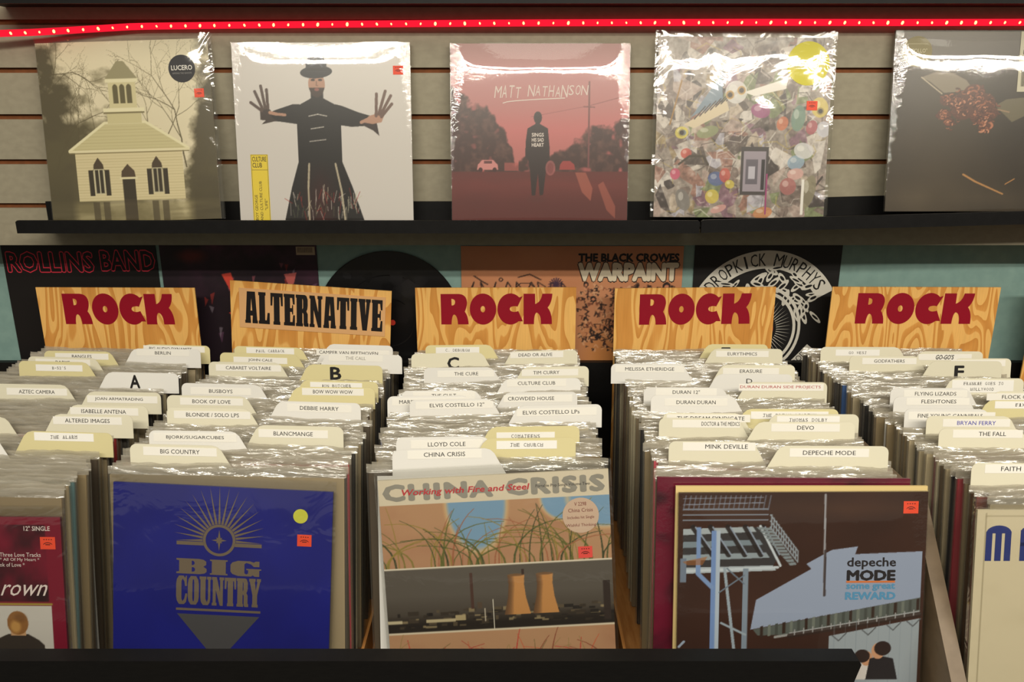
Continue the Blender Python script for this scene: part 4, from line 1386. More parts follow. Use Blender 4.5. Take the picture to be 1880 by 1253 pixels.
def deco_kick(b, w, h):
    wht, blk = L(206, 202, 190), L(20, 18, 18)
    cx, cz, r0, r1 = 0.0, h - w * .576, w * .410, w * .535
    # a banner bent over a wreath
    band = [(cx + r1 * math.cos(R(t)), cz + r1 * math.sin(R(t))) for t in range(29, 152, 3)] + [(cx + r0 * math.cos(R(t)), cz + r0 * math.sin(R(t))) for t in range(149, 28, -3)]
    b.flat([band], -.0002, wht, M['print'])
    rb = (r0 + r1) / 2
    s = 'DROPKICK MURPHYS'
    for i, ch in enumerate(s):
        t = 143 - 104 * i / (len(s) - 1)
        if ch == ' ': continue
        add_text(b, ch, cx + rb * math.cos(R(t)), cz + rb * math.sin(R(t)), h * (.014 if ch == 'I' else .048 if ch != 'M' else .062), -.0004, blk, M['print'], height=h * .088, rot=R(t - 90))
    # plain scrolls either side and a ringed shield
    rng = random.Random(12)
    for sgn in (-1, 1):
        for i in range(26):
            t = R(rng.uniform(5, 88))
            rad = h * rng.uniform(.26, .44)
            x, z = cx + sgn * rad * math.cos(t) * .9, cz + rad * math.sin(t)
            g = rng.uniform(0, 6.28)
            l, q = h * rng.uniform(.035, .065), h * rng.uniform(.012, .022)
            leaf = [(x + l * math.cos(a) * math.cos(g) - q * math.sin(a) * math.sin(g), z + l * math.cos(a) * math.sin(g) + q * math.sin(a) * math.cos(g)) for a in [k * .52 for k in range(12)]]
            b.flat([leaf], -.00025 - i * 2e-5, wht, M['print'])
            leaf2 = [(x + (p[0] - x) * .55, z + (p[1] - z) * .45) for p in leaf]
            b.flat([leaf2], -.00026 - i * 2e-5, blk, M['print'])
    for k, (ra, rb_) in enumerate(((.27, .25), (.235, .215))):
        b.flat([arc(cx, cz - h * .02, h * ra, h * ra * 1.15, 0, 354, 50), arc(cx, cz - h * .02, h * rb_, h * rb_ * 1.15, 0, 354, 50)], -.001, wht, M['print'])
    for i in range(48):
        t = R(i * 7.5)
        c, s_ = math.cos(t), math.sin(t)
        a_, e_ = h * .10, h * .20
        b.flat([[(cx + a_ * c - .0007 * s_, cz - h * .02 + a_ * s_ * 1.15 + .0007 * c), (cx + a_ * c + .0007 * s_, cz - h * .02 + a_ * s_ * 1.15 - .0007 * c), (cx + e_ * c, cz - h * .02 + e_ * s_ * 1.15)]], -.001, wht, M['print'])
    b.flat([arc(cx, cz - h * .02, h * .08, h * .10, 0, 340, 18)], -.001, L(190, 36, 36), M['print'])
    bl = [(cx + h * .15, cz - h * .34), (cx + h * .33, cz - h * .13), (cx + h * .38, cz - h * .17), (cx + h * .20, cz - h * .38)]
    b.flat([bl], -.0011, wht, M['print'])
    add_text(b, 'BLOOD', cx + h * .262, cz - h * .255, h * .17, -.0013, blk, M['print'], height=h * .045, rot=R(50))


wall_flat('poster', (1277, 449), (1548, 449), 0.300, 'black poster with a white arched banner and ringed emblem on the teal wall', 'poster', deco=deco_kick, col=(20, 18, 18))

# ------------------------------------------------------------------ the bins
bins = tag(empty('record_bin', (0, 0.80, 0)), 'long wooden record bin with a black front rail, five packed compartments', 'record bin')
oy = -0.80
b = MB(); b.box((-1.25, 0.833 + oy, Z_BIN - 0.018), (1.25, 1.578 + oy, Z_BIN), (1, 1, 1), M['wood']); b.build('bin_floor', bins)
b = MB(); b.box((-1.25, 1.580 + oy, 0.30), (1.25, 1.596 + oy, 0.985), (1, 1, 1), M['blackwood']); b.build('back_panel', bins)
b = MB(); b.box((-1.20, 0.88 + oy, 0.0), (1.20, 1.56 + oy, Z_BIN - 0.0185), (1, 1, 1), M['blackwood']); b.build('plinth', bins)
xe = 0.418
b = MB()
b.prism([(-1.25, 0.60), (xe - 0.006, 0.60), (xe - 0.006, 0.815), (xe + 0.003, 0.853), (xe, 0.8585), (-1.25, 0.8585)], 0.809 + oy, 0.832 + oy, (1, 1, 1), M['blackwood'])
b.build('front_rail', bins)
for x in (-0.5635, -0.2125, 0.1600):
    b = MB(); b.prism([(x - .002, Z_BIN), (x + .002, Z_BIN), (x + .002, Z_BIN + 0.045), (x - .002, Z_BIN + 0.045)], 0.834 + oy, 1.546 + oy, (1, 1, 1), M['wood']); b.build('divider_board', bins)
# tall sloped side panel between the last two compartments
b = MB()
prof = [(0.80, 0.60), (1.57, 0.60), (1.57, 0.985), (0.972, 0.985), (0.80, 0.785)]
xa, xb = 0.544, 0.563
vs = [(xa, y + oy, z) for y, z in prof] + [(xb, y + oy, z) for y, z in prof]
k = len(prof)
b.add(vs, [tuple(range(k))[::-1], tuple(range(k, 2 * k))] + [(i, (i + 1) % k, (i + 1) % k + k, i + k) for i in range(k)], (1, 1, 1), M['greyboard'])
b.build('side_panel', bins)

# ------------------------------------------------------------------ section signs
WSIGN = 0.32


def section_sign(p0, p1, label, kind):
    Y = 1.552
    mid, w, roll = pose_top(p0, p1, Y)
    h = mid.z - Z_BIN - 0.0015 - abs(math.sin(roll)) * w / 2
    up = Matrix.Rotation(-roll, 3, 'Y') @ Vector((0, 0, h))
    root = tag(empty('section_sign', mid - up, (0, roll, 0)), label, 'sign', 'wood print section signs')
    b = MB(); b.box((-w / 2, 0, 0), (w / 2, 0.003, h), (1, 1, 1), M['sign']); b.build('sign_board', root)
    if kind == 'ROCK':
        b = MB()
        letters, lw, lh = fat_rock()
        k = w * .695 / lw
        x0, z0 = -w * .5 + w * .157, h - .0125 - .063
        for lo in letters:
            b.flat([[(x0 + x * k, z0 + z * .063 / lh) for x, z in l] for l in lo], -.0004, L(142, 0, 30), M['print'])
        o = b.build('lettering', root); o['label'] = 'fat dark red ROCK letters'
    elif kind:
        b = MB()
        zt, zb = h - .0135, h - .095
        b.box((-w * .445, -.0012, zb), (w * .465, -.0002, zt), L(216, 168, 116), M['print'])
        pl = b.build('label_plate', root); pl['label'] = 'plain tan plate'
        b = MB()
        slab_text(b, 'ALTERNATIVE', -w * .41, w * .448, zb + .010, zt - .006, -.0016, L(22, 18, 18), M['print'])
        o = b.build('lettering', pl); o['label'] = 'black slab ALTERNATIVE letters'
    return root


section_sign((65, 528), (357, 529), 'wood print ROCK sign rising beneath the poster with hollow red lettering', 'ROCK')
section_sign((422, 515), (719, 535), 'wood print sign with a tan plate lettered ALTERNATIVE, slightly tilted', 'ALT')
section_sign((762, 529), (1058, 528), 'wood print ROCK sign behind the letter C card', 'ROCK')
section_sign((1129, 530), (1425, 527), 'wood print ROCK sign beneath the poster with the arched banner', 'ROCK')
section_sign((1529, 527), (1838, 528), 'wood print ROCK sign against bare teal wall, behind the letter F card', 'ROCK')
section_sign((1906, 527), (2200, 528), 'wood print sign just entering at the edge beside bare teal wall', None)

# ------------------------------------------------------------------ stacked records
LEAN = R(10)
TH, JW, JH = 0.0038, 0.3125, 0.3125
EDGE = [(176, 162, 130), (150, 134, 104), (196, 184, 154), (46, 42, 38), (92, 78, 60), (122, 106, 80), (30, 29, 31), (140, 122, 90), (72, 60, 46), (168, 154, 124), (60, 56, 54), (84, 62, 44), (128, 112, 84), (184, 168, 136)]
jackets = []
for e in EDGE:
    b = MB()
    w2, t = JW / 2, TH
    b.prism([(-w2 + .001, 0), (w2 - .001, 0), (w2, .001), (w2, JH - .001), (w2 - .001, JH), (-w2 + .001, JH), (-w2, JH - .001), (-w2, .001)], 0, t, L(*e), M['print'])
    jackets.append(b.mesh('jacket'))
special = {}


def special_jacket(col):
    if col not in special:
        b = MB(); b.box((-JW / 2, 0, 0), (JW / 2, TH, JH), L(*col), M['print']); special[col] = b.mesh('jacket')
    return special[col]


sleeves = []
for s in range(10):
    b = MB()
    n = 56
    rng = np.random.default_rng(100 + s)
    sw = JW / 2 + 0.003
    xs = np.linspace(-sw, sw, n)
    top = JH + 0.0165 - .006 + wavy(n, 200 + s, .0016, (1, 3, 7, 13))
    rows = [(0.0005, 0), (0.16, 0), (0.30, 0), (JH, .15), (JH + .002, .4), (JH + .004, .7), (JH + .0065, .9), (None, 1.0)]
    wv = [wavy(n, 300 + s * 10 + k, .0013, (2, 5, 9, 17)) for k in range(len(rows))]
    for side in (0, 1):
        X, Y, Z = [], [], []
        for k, (z, f) in enumerate(rows):
            base = -0.0009 if side == 0 else TH + 0.0009
            mid = TH / 2 + (-.0004 if side == 0 else .0004)
            edge = np.clip((sw - np.abs(xs)) / .006, 0, 1)
            y = base * (1 - f) + mid * f
            y = mid + (y - mid) * edge + np.clip(wv[k], -.0022, .0022) * (f * .9 + .12) * edge * (1 if side == 0 else .8)
            lo, hi = -.0028, TH + .0028
            y = np.clip(y, lo, hi)
            if z is not None and z < JH + .001:   # stay clear of the jacket
                inside = np.abs(xs) < JW / 2 + .0005
                y = np.where(inside, np.minimum(y, -.0004) if side == 0 else np.maximum(y, TH + .0004), y)
            X.append(xs); Y.append(y); Z.append(np.full(n, z) if z is not None else top)
        X, Y, Z = np.array(X), np.array(Y), np.array(Z)
        b.grid(X[:4], Y[:4], Z[:4], (1, 1, 1), M['sheet'], flip=bool(side))
        b.grid(X[3:], Y[3:], Z[3:], (1, 1, 1), M['hazy'], flip=bool(side))
    sleeves.append(b.mesh('plastic_sleeve'))

BIN_NAME = ['the maroon single', 'the blue sunburst record', 'the cooling towers record', 'the steel gantry record', 'the blue-lettered cream record']
# per bin: centre x at the front and at the back, front and back depth of the record tops, in-plane roll
BINS = [(-0.738, -0.785, 0.918, 1.530, -1.6), (-0.388, -0.394, 0.974, 1.530, -1.5), (-0.030, -0.030, 0.986, 1.530, 1.1), (0.352, 0.364, 0.960, 1.530, -0.3), (0.752, 0.738, 0.898, 1.530, -0.2)]
WHT, CRM, YEL = (228, 226, 220), (222, 217, 194), (217, 207, 158)
K0 = (36, 34, 34)
# tabs: side, x0, x1, y of the top edge, card colour, [(text, x, y, width, style)]
TABS = [
    [('R', 22, 206, 794, YEL, [('THE ALARM', 117, 803, 50, 't')]), ('L', -150, 20, 806, WHT, []), ('L', -140, 36, 768, CRM, []),
     ('R', 75, 243, 762, CRM, [('ALTERED IMAGES', 160, 773, 82, 's')]), ('R', 108, 271, 745, CRM, [('ISABELLE ANTENA', 190, 756, 82, 's')]),
     ('R', 140, 295, 722, CRM, [('JOAN ARMATRADING', 218, 735, 88, 's')]), ('L', -40, 143, 707, CRM, [('AZTEC CAMERA', 67, 720, 66, 's')]),
     ('R', 176, 327, 685, WHT, [('A', 247, 699, 20, 'b')]), ('L', 34, 180, 665, YEL, [("B-52'S", 108, 676, 26, 't')]), ('L', 51, 195, 657, CRM, [('BABYS', 115, 666, 26, 's')]),
     ('L', 81, 222, 647, YEL, [('BANGLES', 150, 656, 36, 's')]), ('R', 225, 368, 643, WHT, [('BERLIN', 299, 650, 29, 's')]), ('R', 247, 385, 635, YEL, [('BIG AUDIO DYNAMITE', 313, 642, 78, 's')])],
    [('L', 238, 428, 818, CRM, [('BIG COUNTRY', 330, 830, 72, 's')]), ('L', 273, 460, 793, WHT, [('BJORK/SUGARCUBES', 358, 805, 106, 's')]), ('R', 448, 630, 783, CRM, [('BLANCMANGE', 538, 797, 72, 's')]),
     ('L', 306, 480, 751, CRM, [('BLONDIE / SOLO LPS', 390, 763, 97, 's')]), ('R', 488, 662, 739, WHT, [('DEBBIE HARRY', 586, 750, 71, 's')]), ('L', 306, 475, 728, CRM, [('BOOK OF LOVE', 388, 738, 70, 's')]),
     ('L', 333, 498, 706, WHT, [('BUSBOYS', 405, 719, 43, 's')]), ('R', 520, 688, 712, YEL, [('BOW WOW WOW', 611, 720, 73, 's')]), ('R', 535, 694, 700, YEL, [('JON BUTCHER', 617, 709, 56, 't')]),
     ('R', 545, 702, 671, YEL, [('B', 616, 684, 22, 'b')]), ('L', 383, 534, 668, CRM, [('CABARET VOLTAIRE', 456, 678, 83, 's')]), ('R', 580, 738, 653, WHT, [('THE CALL', 653, 660, 37, 'f')]),
     ('R', 575, 720, 644, WHT, [('CAMPER VAN BEETHOVEN', 640, 650, 108, 's')]), ('R', 585, 721, 634, WHT, []), ('L', 404, 565, 653, YEL, [('JOHN CALE', 478, 665, 44, 's')]),
     ('L', 430, 572, 638, YEL, [('PAUL CARRACK', 496, 645, 53, 't')])],
    [('L', 720, 930, 826, WHT, [('CHINA CRISIS', 816, 835, 76, 's')]), ('R', 865, 1057, 807, YEL, [('THE CHURCH', 967, 819, 61, 't')]), ('L', 727, 920, 803, WHT, [('LLOYD COLE', 820, 816, 69, 's')]),
     ('R', 875, 1064, 787, YEL, [('COMATEENS', 965, 804, 54, 't')]), ('R', 928, 1105, 745, WHT, [('ELVIS COSTELLO LPs', 1012, 757, 104, 's')]), ('L', 752, 925, 735, WHT, [('ELVIS COSTELLO 12"', 839, 745, 100, 's')]),
     ('L', 711, 880, 728, WHT, [('MARSHALL CRENSHAW', 788, 738, 110, 's')]), ('L', 738, 898, 718, WHT, [('THE CULT', 815, 727, 45, 's')]), ('R', 905, 1060, 721, WHT, [('CROWDED HOUSE', 975, 732, 85, 's')]),
     ('R', 905, 1066, 696, WHT, [('CULTURE CLUB', 985, 704, 69, 's')]), ('L', 778, 925, 677, WHT, [('THE CURE', 856, 688, 44, 's')]), ('R', 940, 1081, 675, CRM, [('TIM CURRY', 1003, 685, 48, 's')]),
     ('L', 755, 905, 650, CRM, [('C', 832, 666, 23, 'b')]), ('R', 920, 1060, 646, CRM, [('DEAD OR ALIVE', 983, 653, 62, 's')]), ('L', 781, 920, 636, YEL, [('C. DEBURGH', 840, 645, 45, 't')])],
    [('R', 1405, 1632, 820, CRM, [('DEPECHE MODE', 1523, 832, 97, 's')]), ('L', 1228, 1410, 812, CRM, [('MINK DEVILLE', 1334, 821, 78, 's')]), ('R', 1366, 1570, 778, CRM, [('DEVO', 1479, 788, 31, 's')]),
     ('R', 1395, 1577, 764, CRM, [('THOMAS DOLBY', 1484, 774, 71, 't')]), ('L', 1210, 1380, 771, CRM, [('DOCTOR & THE MEDICS', 1323, 781, 70, 's')]), ('L', 1217, 1385, 760, CRM, [('THE DREAM SYNDICATE', 1305, 769, 124, 's')]),
     ('R', 1345, 1540, 752, YEL, [('THE DREAM ACADEMY', 1450, 763, 99, 't')]), ('L', 1195, 1370, 729, WHT, [('DURAN DURAN', 1278, 741, 72, 's')]), ('L', 1182, 1350, 713, WHT, [('DURAN 12"', 1260, 721, 50, 's')]),
     ('R', 1350, 1519, 703, CRM, [('DURAN DURAN SIDE PROJECTS', 1433, 712, 148, 'r')]), ('R', 1295, 1455, 688, WHT, [('D', 1376, 698, 11, 'd')]), ('R', 1305, 1460, 671, CRM, [('ERASURE', 1379, 682, 41, 's')]),
     ('L', 1122, 1275, 669, WHT, [('MELISSA ETHERIDGE', 1193, 678, 90, 's')]), ('R', 1290, 1437, 642, CRM, [('EURYTHMICS', 1363, 651, 54, 's')]), ('R', 1280, 1410, 633, YEL, [('E', 1333, 647, 18, 'b')])],
    [('L', 1784, 1990, 853, CRM, [('FAITH NO MORE', 1891, 863, 106, 's')]), ('L', 1724, 1900, 790, CRM, [('THE FALL', 1822, 799, 50, 's')]), ('L', 1701, 1878, 767, CRM, [('BRYAN FERRY', 1793, 779, 71, 'u')]),
     ('L', 1661, 1835, 752, WHT, [('FINE YOUNG CANNIBALS', 1745, 764, 119, 's')]), ('L', 1641, 1800, 730, WHT, [('FLESHTONES', 1724, 738, 64, 's')]), ('L', 1635, 1800, 714, WHT, [('FLYING LIZARDS', 1718, 724, 76, 's')]),
     ('R', 1790, 1960, 737, YEL, [('FIXX', 1876, 745, 24, 't')]), ('R', 1805, 1960, 720, CRM, [('FLOCK OF SEAGULLS', 1893, 730, 106, 's')]), ('R', 1725, 1880, 696, CRM, [('FRANKIE GOES TO', 1806, 705, 74, 't'), ('HOLLYWOOD', 1804, 715, 44, 't')]),
     ('R', 1690, 1840, 664, CRM, [('F', 1762, 681, 19, 'b')]), ('R', 1735, 1857, 659, CRM, [('GANG OF FOUR', 1784, 667, 64, 's')]), ('L', 1560, 1705, 656, CRM, [('GODFATHERS', 1633, 665, 56, 's')]),
     ('R', 1670, 1805, 646, CRM, [("GO-GO'S", 1735, 656, 33, 'i')]), ('L', 1507, 1670, 638, CRM, [('GO WEST', 1575, 648, 34, 't')])],
]
ORD = ['frontmost', 'second', 'third', 'fourth', 'fifth', 'sixth', 'seventh', 'eighth', 'ninth', 'tenth', 'eleventh', 'twelfth', 'thirteenth', 'fourteenth', 'fifteenth', 'sixteenth']
CARD_H = 0.348
Z_TAB = Z_BIN + CARD_H * math.cos(LEAN)


def divider(bi, order, spec, Ytop, xc):
    side, x0, x1, yt, col, texts = spec
    typed_ = any(t[4] == 't' for t in texts)
    big = next((t[0] for t in texts if t[4] in 'bd'), None)
    cname = {WHT: 'white', CRM: 'cream', YEL: 'yellowed'}[col]
    if big:
        lab = f'{cname} divider card with a large letter {big} behind {BIN_NAME[bi]}'
    else:
        how = 'typed' if typed_ else 'printed' if texts else 'blank'
        extra = {'r': ' lettered red', 'u': ' lettered blue'}.get(texts[0][4] if texts else '', '')
        o_ = ORD[order] if order == 0 else ORD[order] + ' from the front'
        lab = f'{cname} {how} divider card{extra}, {o_} behind {BIN_NAME[bi]}'
    p0, p1 = on_y(x0, yt, Ytop), on_y(x1, yt, Ytop)
    base_z = Z_BIN + 0.0005
    root = tag(empty('divider_card', (xc, Ytop - CARD_H * math.sin(LEAN), base_z), (LEAN, 0, 0)), lab, 'divider card', f'divider cards behind {BIN_NAME[bi]}')
    a, c = p0.x - xc, p1.x - xc
    tw = c - a
    bw = 0.152
    body = 0.312
    rr_ = 0.009
    sl = 0.022
    roll = R(BINS[bi][4]) * random.uniform(.5, 1.2)
    H = CARD_H
    lo = min(-bw, a - .002) if side == 'L' else -bw
    hi = max(bw, c + .002) if side == 'R' else bw

    def tilt(pts):   # the tab's own slight slope
        cx = (a + c) / 2
        return [(x, z + (x - cx) * math.tan(roll) * max(0, (z - .25) / (H - .25))) for x, z in pts]
    if side == 'L':
        out = [(-bw, 0), (bw, 0), (bw, body), (c, body), (c - sl * .75, H - .007), (c - sl, H - .002), (c - sl - .007, H)] + [(a + rr_ + rr_ * math.cos(R(t)), H - rr_ + rr_ * math.sin(R(t))) for t in (90, 112, 135, 158, 180)] + [(a, body), (-bw, body)]
    else:
        out = [(-bw, 0), (bw, 0), (bw, body), (c, body)] + [(c - rr_ + rr_ * math.cos(R(t)), H - rr_ + rr_ * math.sin(R(t))) for t in (0, 22, 45, 68, 90)] + [(a + sl + .007, H), (a + sl, H - .002), (a + sl * .75, H - .007), (a, body), (-bw, body)]
    seen = []
    for p in out:
        if not seen or math.hypot(p[0] - seen[-1][0], p[1] - seen[-1][1]) > 1e-5: seen.append(p)
    out = tilt(seen)
    v = random.uniform(.93, 1.0)
    cl = tuple(q * v for q in L(*col))
    b = MB()
    b.prism(out, 0, 0.0007, cl, M['paper'])
    # millimetres per pixel at this distance, across and up the card
    mpp = tw / (x1 - x0)
    mpv = mpp * 1.06
    ink = {'s': K0, 't': (70, 66, 62), 'b': (24, 22, 22), 'd': (40, 38, 38), 'r': (176, 60, 66), 'u': (60, 60, 170), 'f': (150, 146, 138), 'i': (20, 20, 20)}
    strip = MB()
    if texts and not big:
        xs = [t[1] for t in texts]; ws = max(t[3] for t in texts)
        y0_, y1_ = min(t[2] for t in texts), max(t[2] for t in texts)
        tx = (sum(xs) / len(xs) - (x0 + x1) / 2) * mpp + (a + c) / 2
        z1 = H - (y0_ - yt) * mpv + .0058
        z0 = H - (y1_ - yt) * mpv - .0058
        z1 = min(z1, H - .0008)
        hw = min(max(ws * mpp / 2 + .018, .042 if texts[0][4] == 't' else .05), tw / 2 - .006)
        tx2 = min(max(tx, a + hw + .004 + (sl if side == 'R' else 0) * .6), c - hw - .004 - (sl if side == 'L' else 0) * .6) if hw * 2 + sl < tw else (a + c) / 2
        sc = L(236, 234, 228) if typed_ else L(234, 231, 222)
        strip.prism(tilt([(tx2 - hw, z0), (tx2 + hw, z0), (tx2 + hw, z1), (tx2 - hw, z1)]), -0.0003, -0.00002, sc, M['paper'])
    for s, x, y, wpx, st in texts:
        cx_ = (x - (x0 + x1) / 2) * mpp + (a + c) / 2
        cz_ = H - (y - yt) * mpv + (cx_ - (a + c) / 2) * math.tan(roll)
        wd = wpx * mpp
        if st == 'b':
            add_text(b, s, cx_, cz_ - .002, wd * .95, -.0003, L(*ink[st]), M['print'], height=.0235, bold=.03)
        elif st == 'd':
            add_text(b, s, cx_, cz_ - .002, wd, -.0003, L(*ink[st]), M['print'], height=.008)
        elif st == 't':
            typed(strip, s, cx_, cz_, wd, -.0005, L(*ink[st]), M['print'], .0050)
        else:
            add_text(strip, s, cx_, cz_, wd, -.0005, L(*ink[st]), M['print'], height=.0060 if st != 'i' else .009, bold=0.0 if st != 'i' else .02, rot=roll, shear=.2 if st == 'i' else 0)
    b.build('card', root)
    if texts and not big:
        strip.build('label_strip', root)
    return root


SPECIAL = [
    {4: ((96, 126, 128), 'grey-teal'), 9: ((60, 70, 92), 'slate blue'), 16: ((150, 34, 40), 'red')}, {3: ((206, 66, 84), 'pink-red'), 5: ((224, 206, 150), 'straw yellow')},
    {9: ((110, 124, 170), 'dull blue'), 22: ((150, 96, 60), 'rust brown')},
    {3: ((120, 24, 48), 'dark maroon'), 5: ((226, 96, 110), 'salmon pink'), 38: ((70, 110, 130), 'blue-green'), 46: ((160, 76, 120), 'magenta')},
    {2: ((120, 48, 40), 'brick red'), 6: ((150, 50, 60), 'crimson'), 36: ((60, 100, 160), 'bright blue'), 12: ((128, 62, 70), 'plum')},
]
n_rec = 0
for bi in range(5):
    xf, xb_, y0, y1, rollb = BINS[bi]
    items = []
    for sp in TABS[bi]:
        r = ray(940, sp[3])
        k = (Z_TAB - CAM_Z) / r.z
        items.append((r.y * k, sp))
    items.sort(key=lambda t: t[0])
    cur, ti, ri = y0, 0, 0
    rec_names = []
    while cur < y1 or ti < len(items):
        xc = xf + (xb_ - xf) * (cur - y0) / (y1 - y0)
        if ti < len(items) and (items[ti][0] < cur + 0.004 or cur >= y1):
            yy = max(items[ti][0], cur)
            divider(bi, ti, items[ti][1], yy, xc)
            cur = yy + 0.0042
            ti += 1
            continue
        # a record: its top edge at depth cur
        roll = R(rollb * random.uniform(.35, 1.0) + random.uniform(-.5, .5))
        dx = random.uniform(-.006, .006)
        lift = abs(math.sin(roll)) * (JW / 2 + .004) + .0014
        loc = (xc + dx, cur - CARD_H * math.sin(LEAN), Z_BIN + lift)
        root = empty('record', loc, (LEAN, roll, 0))
        if ri in SPECIAL[bi]:
            col, cn = SPECIAL[bi][ri]
            tag(root, f'sleeved record with {cn} edges in the stack behind {BIN_NAME[bi]}', 'record', f'records stacked behind {BIN_NAME[bi]}')
            put('jacket', special_jacket(col), root)
        else:
            tag(root, f'hazy-sleeved record packed in the stack behind {BIN_NAME[bi]}', 'record', f'records stacked behind {BIN_NAME[bi]}')
            put('jacket', random.choice(jackets), root)
        put('plastic_sleeve', random.choice(sleeves), root)
        n_rec += 1
        ri += 1
        cur += 0.0110
print('stacked records:', n_rec)


# ------------------------------------------------------------------ front records of the bins
def front_record(p0, p1, Yt, lean, art, label, h=None, bag=True, **kw):
    mid, w, roll = pose_top(p0, p1, Yt)
    h = h or w
    up = Matrix.Rotation(-lean, 3, 'X') @ Matrix.Rotation(-roll, 3, 'Y') @ Vector((0, 0, h))
    loc = mid - up
    loc.z = Z_BIN + abs(math.sin(roll)) * w / 2 + .0012
    r = record(loc, (lean, roll, 0), w, h, 0.004, art, label, **kw)
    if bag:
        film_front(r, w, h, M['front'], 'plastic_sleeve', 0.004, 0.014, 0.0008, int(p1[0]), 0.0002)
    return r, w, h


# maroon twelve-inch single, mostly outside the frame
def deco_maroon(b, w, h):
    c = L(226, 212, 206)
    e = w * .5
    add_text(b, '12" SINGLE', e - .030, h * .950, .033, -.0003, c, M['print'], height=.0062, bold=.01)
    add_text(b, 'Three Love Tracks', e - .053, h * .832, .052, -.0003, c, M['print'], height=.0054)
    add_text(b, '* All Of My Heart *', e - .054, h * .809, .050, -.0003, c, M['print'], height=.0054)
    add_text(b, 'The Look of Love *', e - .073, h * .787, .050, -.0003, c, M['print'], height=.0054)
    add_text(b, 'rown', e - .050, h * .672, .056, -.0003, c, M['print'], height=.015, shear=.4)


r, w, h = front_record((-327, 913), (104, 916), 0.898, R(10), cover_maroon(), 'maroon twelve-inch single with white lettering and a man seen from behind', decorate=deco_maroon, mat='gloss', edge=(90, 20, 36))
sticker(r, w * .5 - .017, h * .885, .019, .016, -.0006, ORANGE)


def deco_blue(b, w, h):
    c = L(148, 132, 112)
    y = -.0003
    F = M['foil']
    cx, cz = -w * .015, h * .757
    R0, R1 = w * .075, w * .062
    b.flat([arc(cx, cz, R0, R0, 0, 354, 40), arc(cx, cz, R1, R1, 0, 354, 40)], y, c, F)
    for i in range(19):
        t = R(-2 + 184 * i / 18)
        ln = w * (.125 + .055 * math.sin(t))
        a, e, hw = R0 * 1.02, R0 + ln, R(4.2)
        b.flat([[(cx + a * math.cos(t - hw), cz + a * math.sin(t - hw)), (cx + e * math.cos(t), cz + e * math.sin(t)), (cx + a * math.cos(t + hw), cz + a * math.sin(t + hw))]], y, c, F)
    for s in (-1, 1):
        b.flat([[(cx + s * R0 * .95, cz - .008), (cx + s * w * .195, cz - .008), (cx + s * w * .195, cz - .003), (cx + s * R0 * .95, cz - .003)]], y, c, F)
    for k in range(8):   # small compass star
        t = R(45 * k)
        ln = w * (.050 if k % 4 == 2 else .035 if k % 2 == 0 else .020)
        q = .0022
        b.flat([[(cx + q * math.cos(t - 1.57), cz + q * math.sin(t - 1.57)), (cx + ln * math.cos(t), cz + ln * math.sin(t)), (cx + q * math.cos(t + 1.57), cz + q * math.sin(t + 1.57))]], y - .00003 * k, c, F)
    slab_text(b, 'BIG', cx - w * .195, cx + w * .195, h * .598, h * .668, y, c, F, .06)
    slab_text(b, 'COUNTRY', cx - w * .195, cx + w * .195, h * .456, h * .588, y, c, F, .035)
    b.flat([[(cx - w * .195, h * .428), (cx + w * .195, h * .428), (cx + w * .195, h * .439), (cx - w * .195, h * .439)]], y, c, F)
    b.flat([[(cx - w * .19, h * .412), (cx + w * .19, h * .412), (cx, h * .19)][::-1]], y, L(104, 104, 108), F)


r, w, h = front_record((205, 872), (611, 890), 0.955, R(11), cover_blue(), 'deep blue record with a silver sunburst and block lettering', decorate=deco_blue, mat='print', edge=(30, 36, 110), h=0.300)
sticker(r, w * .355, h * .885, .0195, .0195, -.0006, L(206, 206, 70), True, False, 'round_sticker', 'small yellow-green round sticker')
sticker(r, w * .375, h * .775, .019, .016, -.0006, ORANGE)


def deco_towers(b, w, h):
    y = -.0003
    add_text(b, 'CHINA CRISIS', w * .0, h * .942, w * .965, y, L(150, 146, 134), M['print'], height=h * .078, bold=.055, spacing=1.16)
    add_text(b, 'Working with Fire and Steel', w * -.125, h * .938, w * .555, y - .0003, L(196, 52, 60), M['print'], height=h * .036, bold=.02, shear=.25)
    add_text(b, 'Portable Pop Songs Volume Two', w * .30, h * .940, w * .235, y - .0003, L(50, 46, 44), M['print'], height=h * .017)


r, w, h = front_record((693, 880), (1117, 859), 0.9690, R(10), cover_towers(), 'cream record cover with reeds and two cooling towers at dusk', decorate=deco_towers, mat='print', edge=(214, 204, 178))
b, o = sticker(r, w * .372, h * .80, .049, .049, -.0006, L(212, 184, 160), True, False, 'hype_sticker', 'round pale pink sticker')
b2 = MB()
for s, z, k in (('V 2298', .852, .016), ('China Crisis', .824, .033), ('Includes hit Single', .790, .036), ('Wishful Thinking', .755, .040)):
    add_text(b2, s, w * .372, h * z, k, -.0008, L(130, 60, 56), M['print'], height=.0052)
b2.build('sticker_lettering', o)
sticker(r, w * .385, h * .633, .019, .016, -.0006, L(240, 84, 76))


def deco_works(b, w, h):
    y = -.0003
    k = L(34, 30, 34)
    x = w * .283
    add_text(b, 'depeche', x, h * .705, w * .198, y, k, M['print'], height=h * .050, bold=.02)
    add_text(b, 'MODE', x, h * .655, w * .198, y, k, M['print'], height=h * .046, bold=.05)
    b.flat([[(x - w * .1, h * .624), (x + w * .098, h * .624), (x + w * .098, h * .632), (x - w * .1, h * .632)]], y, L(206, 116, 60), M['print'])
    add_text(b, 'some great', x, h * .605, w * .198, y, L(84, 144, 184), M['print'], height=h * .032, bold=.03)
    add_text(b, 'REWARD', x, h * .569, w * .205, y, L(84, 144, 184), M['print'], height=h * .033, bold=.045)


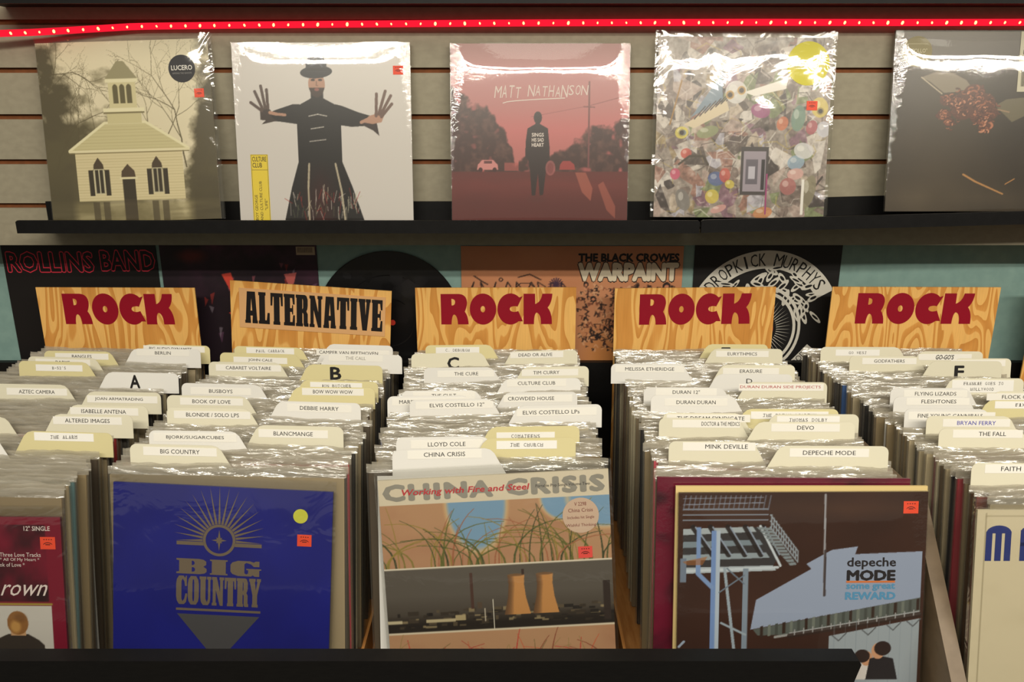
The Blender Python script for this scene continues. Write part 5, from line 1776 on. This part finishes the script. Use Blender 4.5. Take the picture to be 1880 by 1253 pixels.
r, w, h = front_record((1246, 916), (1703, 914), 0.918, R(11), cover_works(), 'record cover with a steel gantry and a slanting pale blue building', decorate=deco_works, mat='gloss', edge=(70, 60, 52), bag=False)
film_front(r, w, h, M['wrap'], 'shrink_wrap', 0.0008, 0.001, 0.0012, 61, 0.00008)
sticker(r, w * .432, h * .937, .019, .016, -.0006, ORANGE)
# cream-edged jacket and the maroon one standing just behind it
front_record((1240, 908), (1701, 908), 0.9265, R(11), None, 'plain cream edged record directly behind the steel gantry record', bag=False, edge=(214, 190, 130))
a = Art(60, (104, 18, 44), seed=4)
a.mix(np.clip(a.noise(6, 10, 4, 2) * 3 - 1.6, 0, 1), (34, 14, 22))
r, w, h = front_record((1206, 897), (1668, 900), 0.9385, R(11), a, 'dark maroon shrink-wrapped record sticking out behind the cream edged record', bag=False, mat='gloss', edge=(110, 24, 50))
film_front(r, w, h, M['wrap'], 'shrink_wrap', 0.0008, 0.001, 0.0006, 66, 0.0001)


def deco_cream(b, w, h):
    c = L(38, 52, 120)
    y = -.0003
    # tall rounded capitals
    H0, H1 = h * .795, h * .938

    def bar(x0, x1, z0, z1):
        b.flat([[(x0, z0), (x1, z0), (x1, z1), (x0, z1)]], y, c, M['print'])
    x = -w * .462
    s = w * .033
    for i in range(3):
        bar(x + i * w * .037, x + i * w * .037 + s * .75, H0, H1 - .008)
    b.flat([arc(x + w * .0495, H1 - .010, w * .0495, .010, 0, 180, 12)], y - .0001, c, M['print'])
    x2 = x + w * .135
    bar(x2, x2 + s * .8, H0, H1 - .006); bar(x2 + w * .075, x2 + w * .075 + s * .8, H0, H1 - .006); bar(x2, x2 + w * .10, H0 + (H1 - H0) * .42, H0 + (H1 - H0) * .52)
    b.flat([arc(x2 + w * .05, H1 - .008, w * .05, .008, 0, 180, 12)], y - .0001, c, M['print'])
    x3 = x2 + w * .15
    bar(x3, x3 + s * .8, H0, H1); bar(x3, x3 + w * .09, H1 - .006, H1); bar(x3 + w * .07, x3 + w * .095, H0 + .02, H1 - .002); bar(x3, x3 + w * .09, H0 + .018, H0 + .024)


r, w, h = front_record((1797, 926), (2270, 926), 0.8780, R(11), cover_cream(), 'cream record with tall blue capitals at the front of the last bin', decorate=deco_cream, mat='gloss', edge=(196, 184, 150))
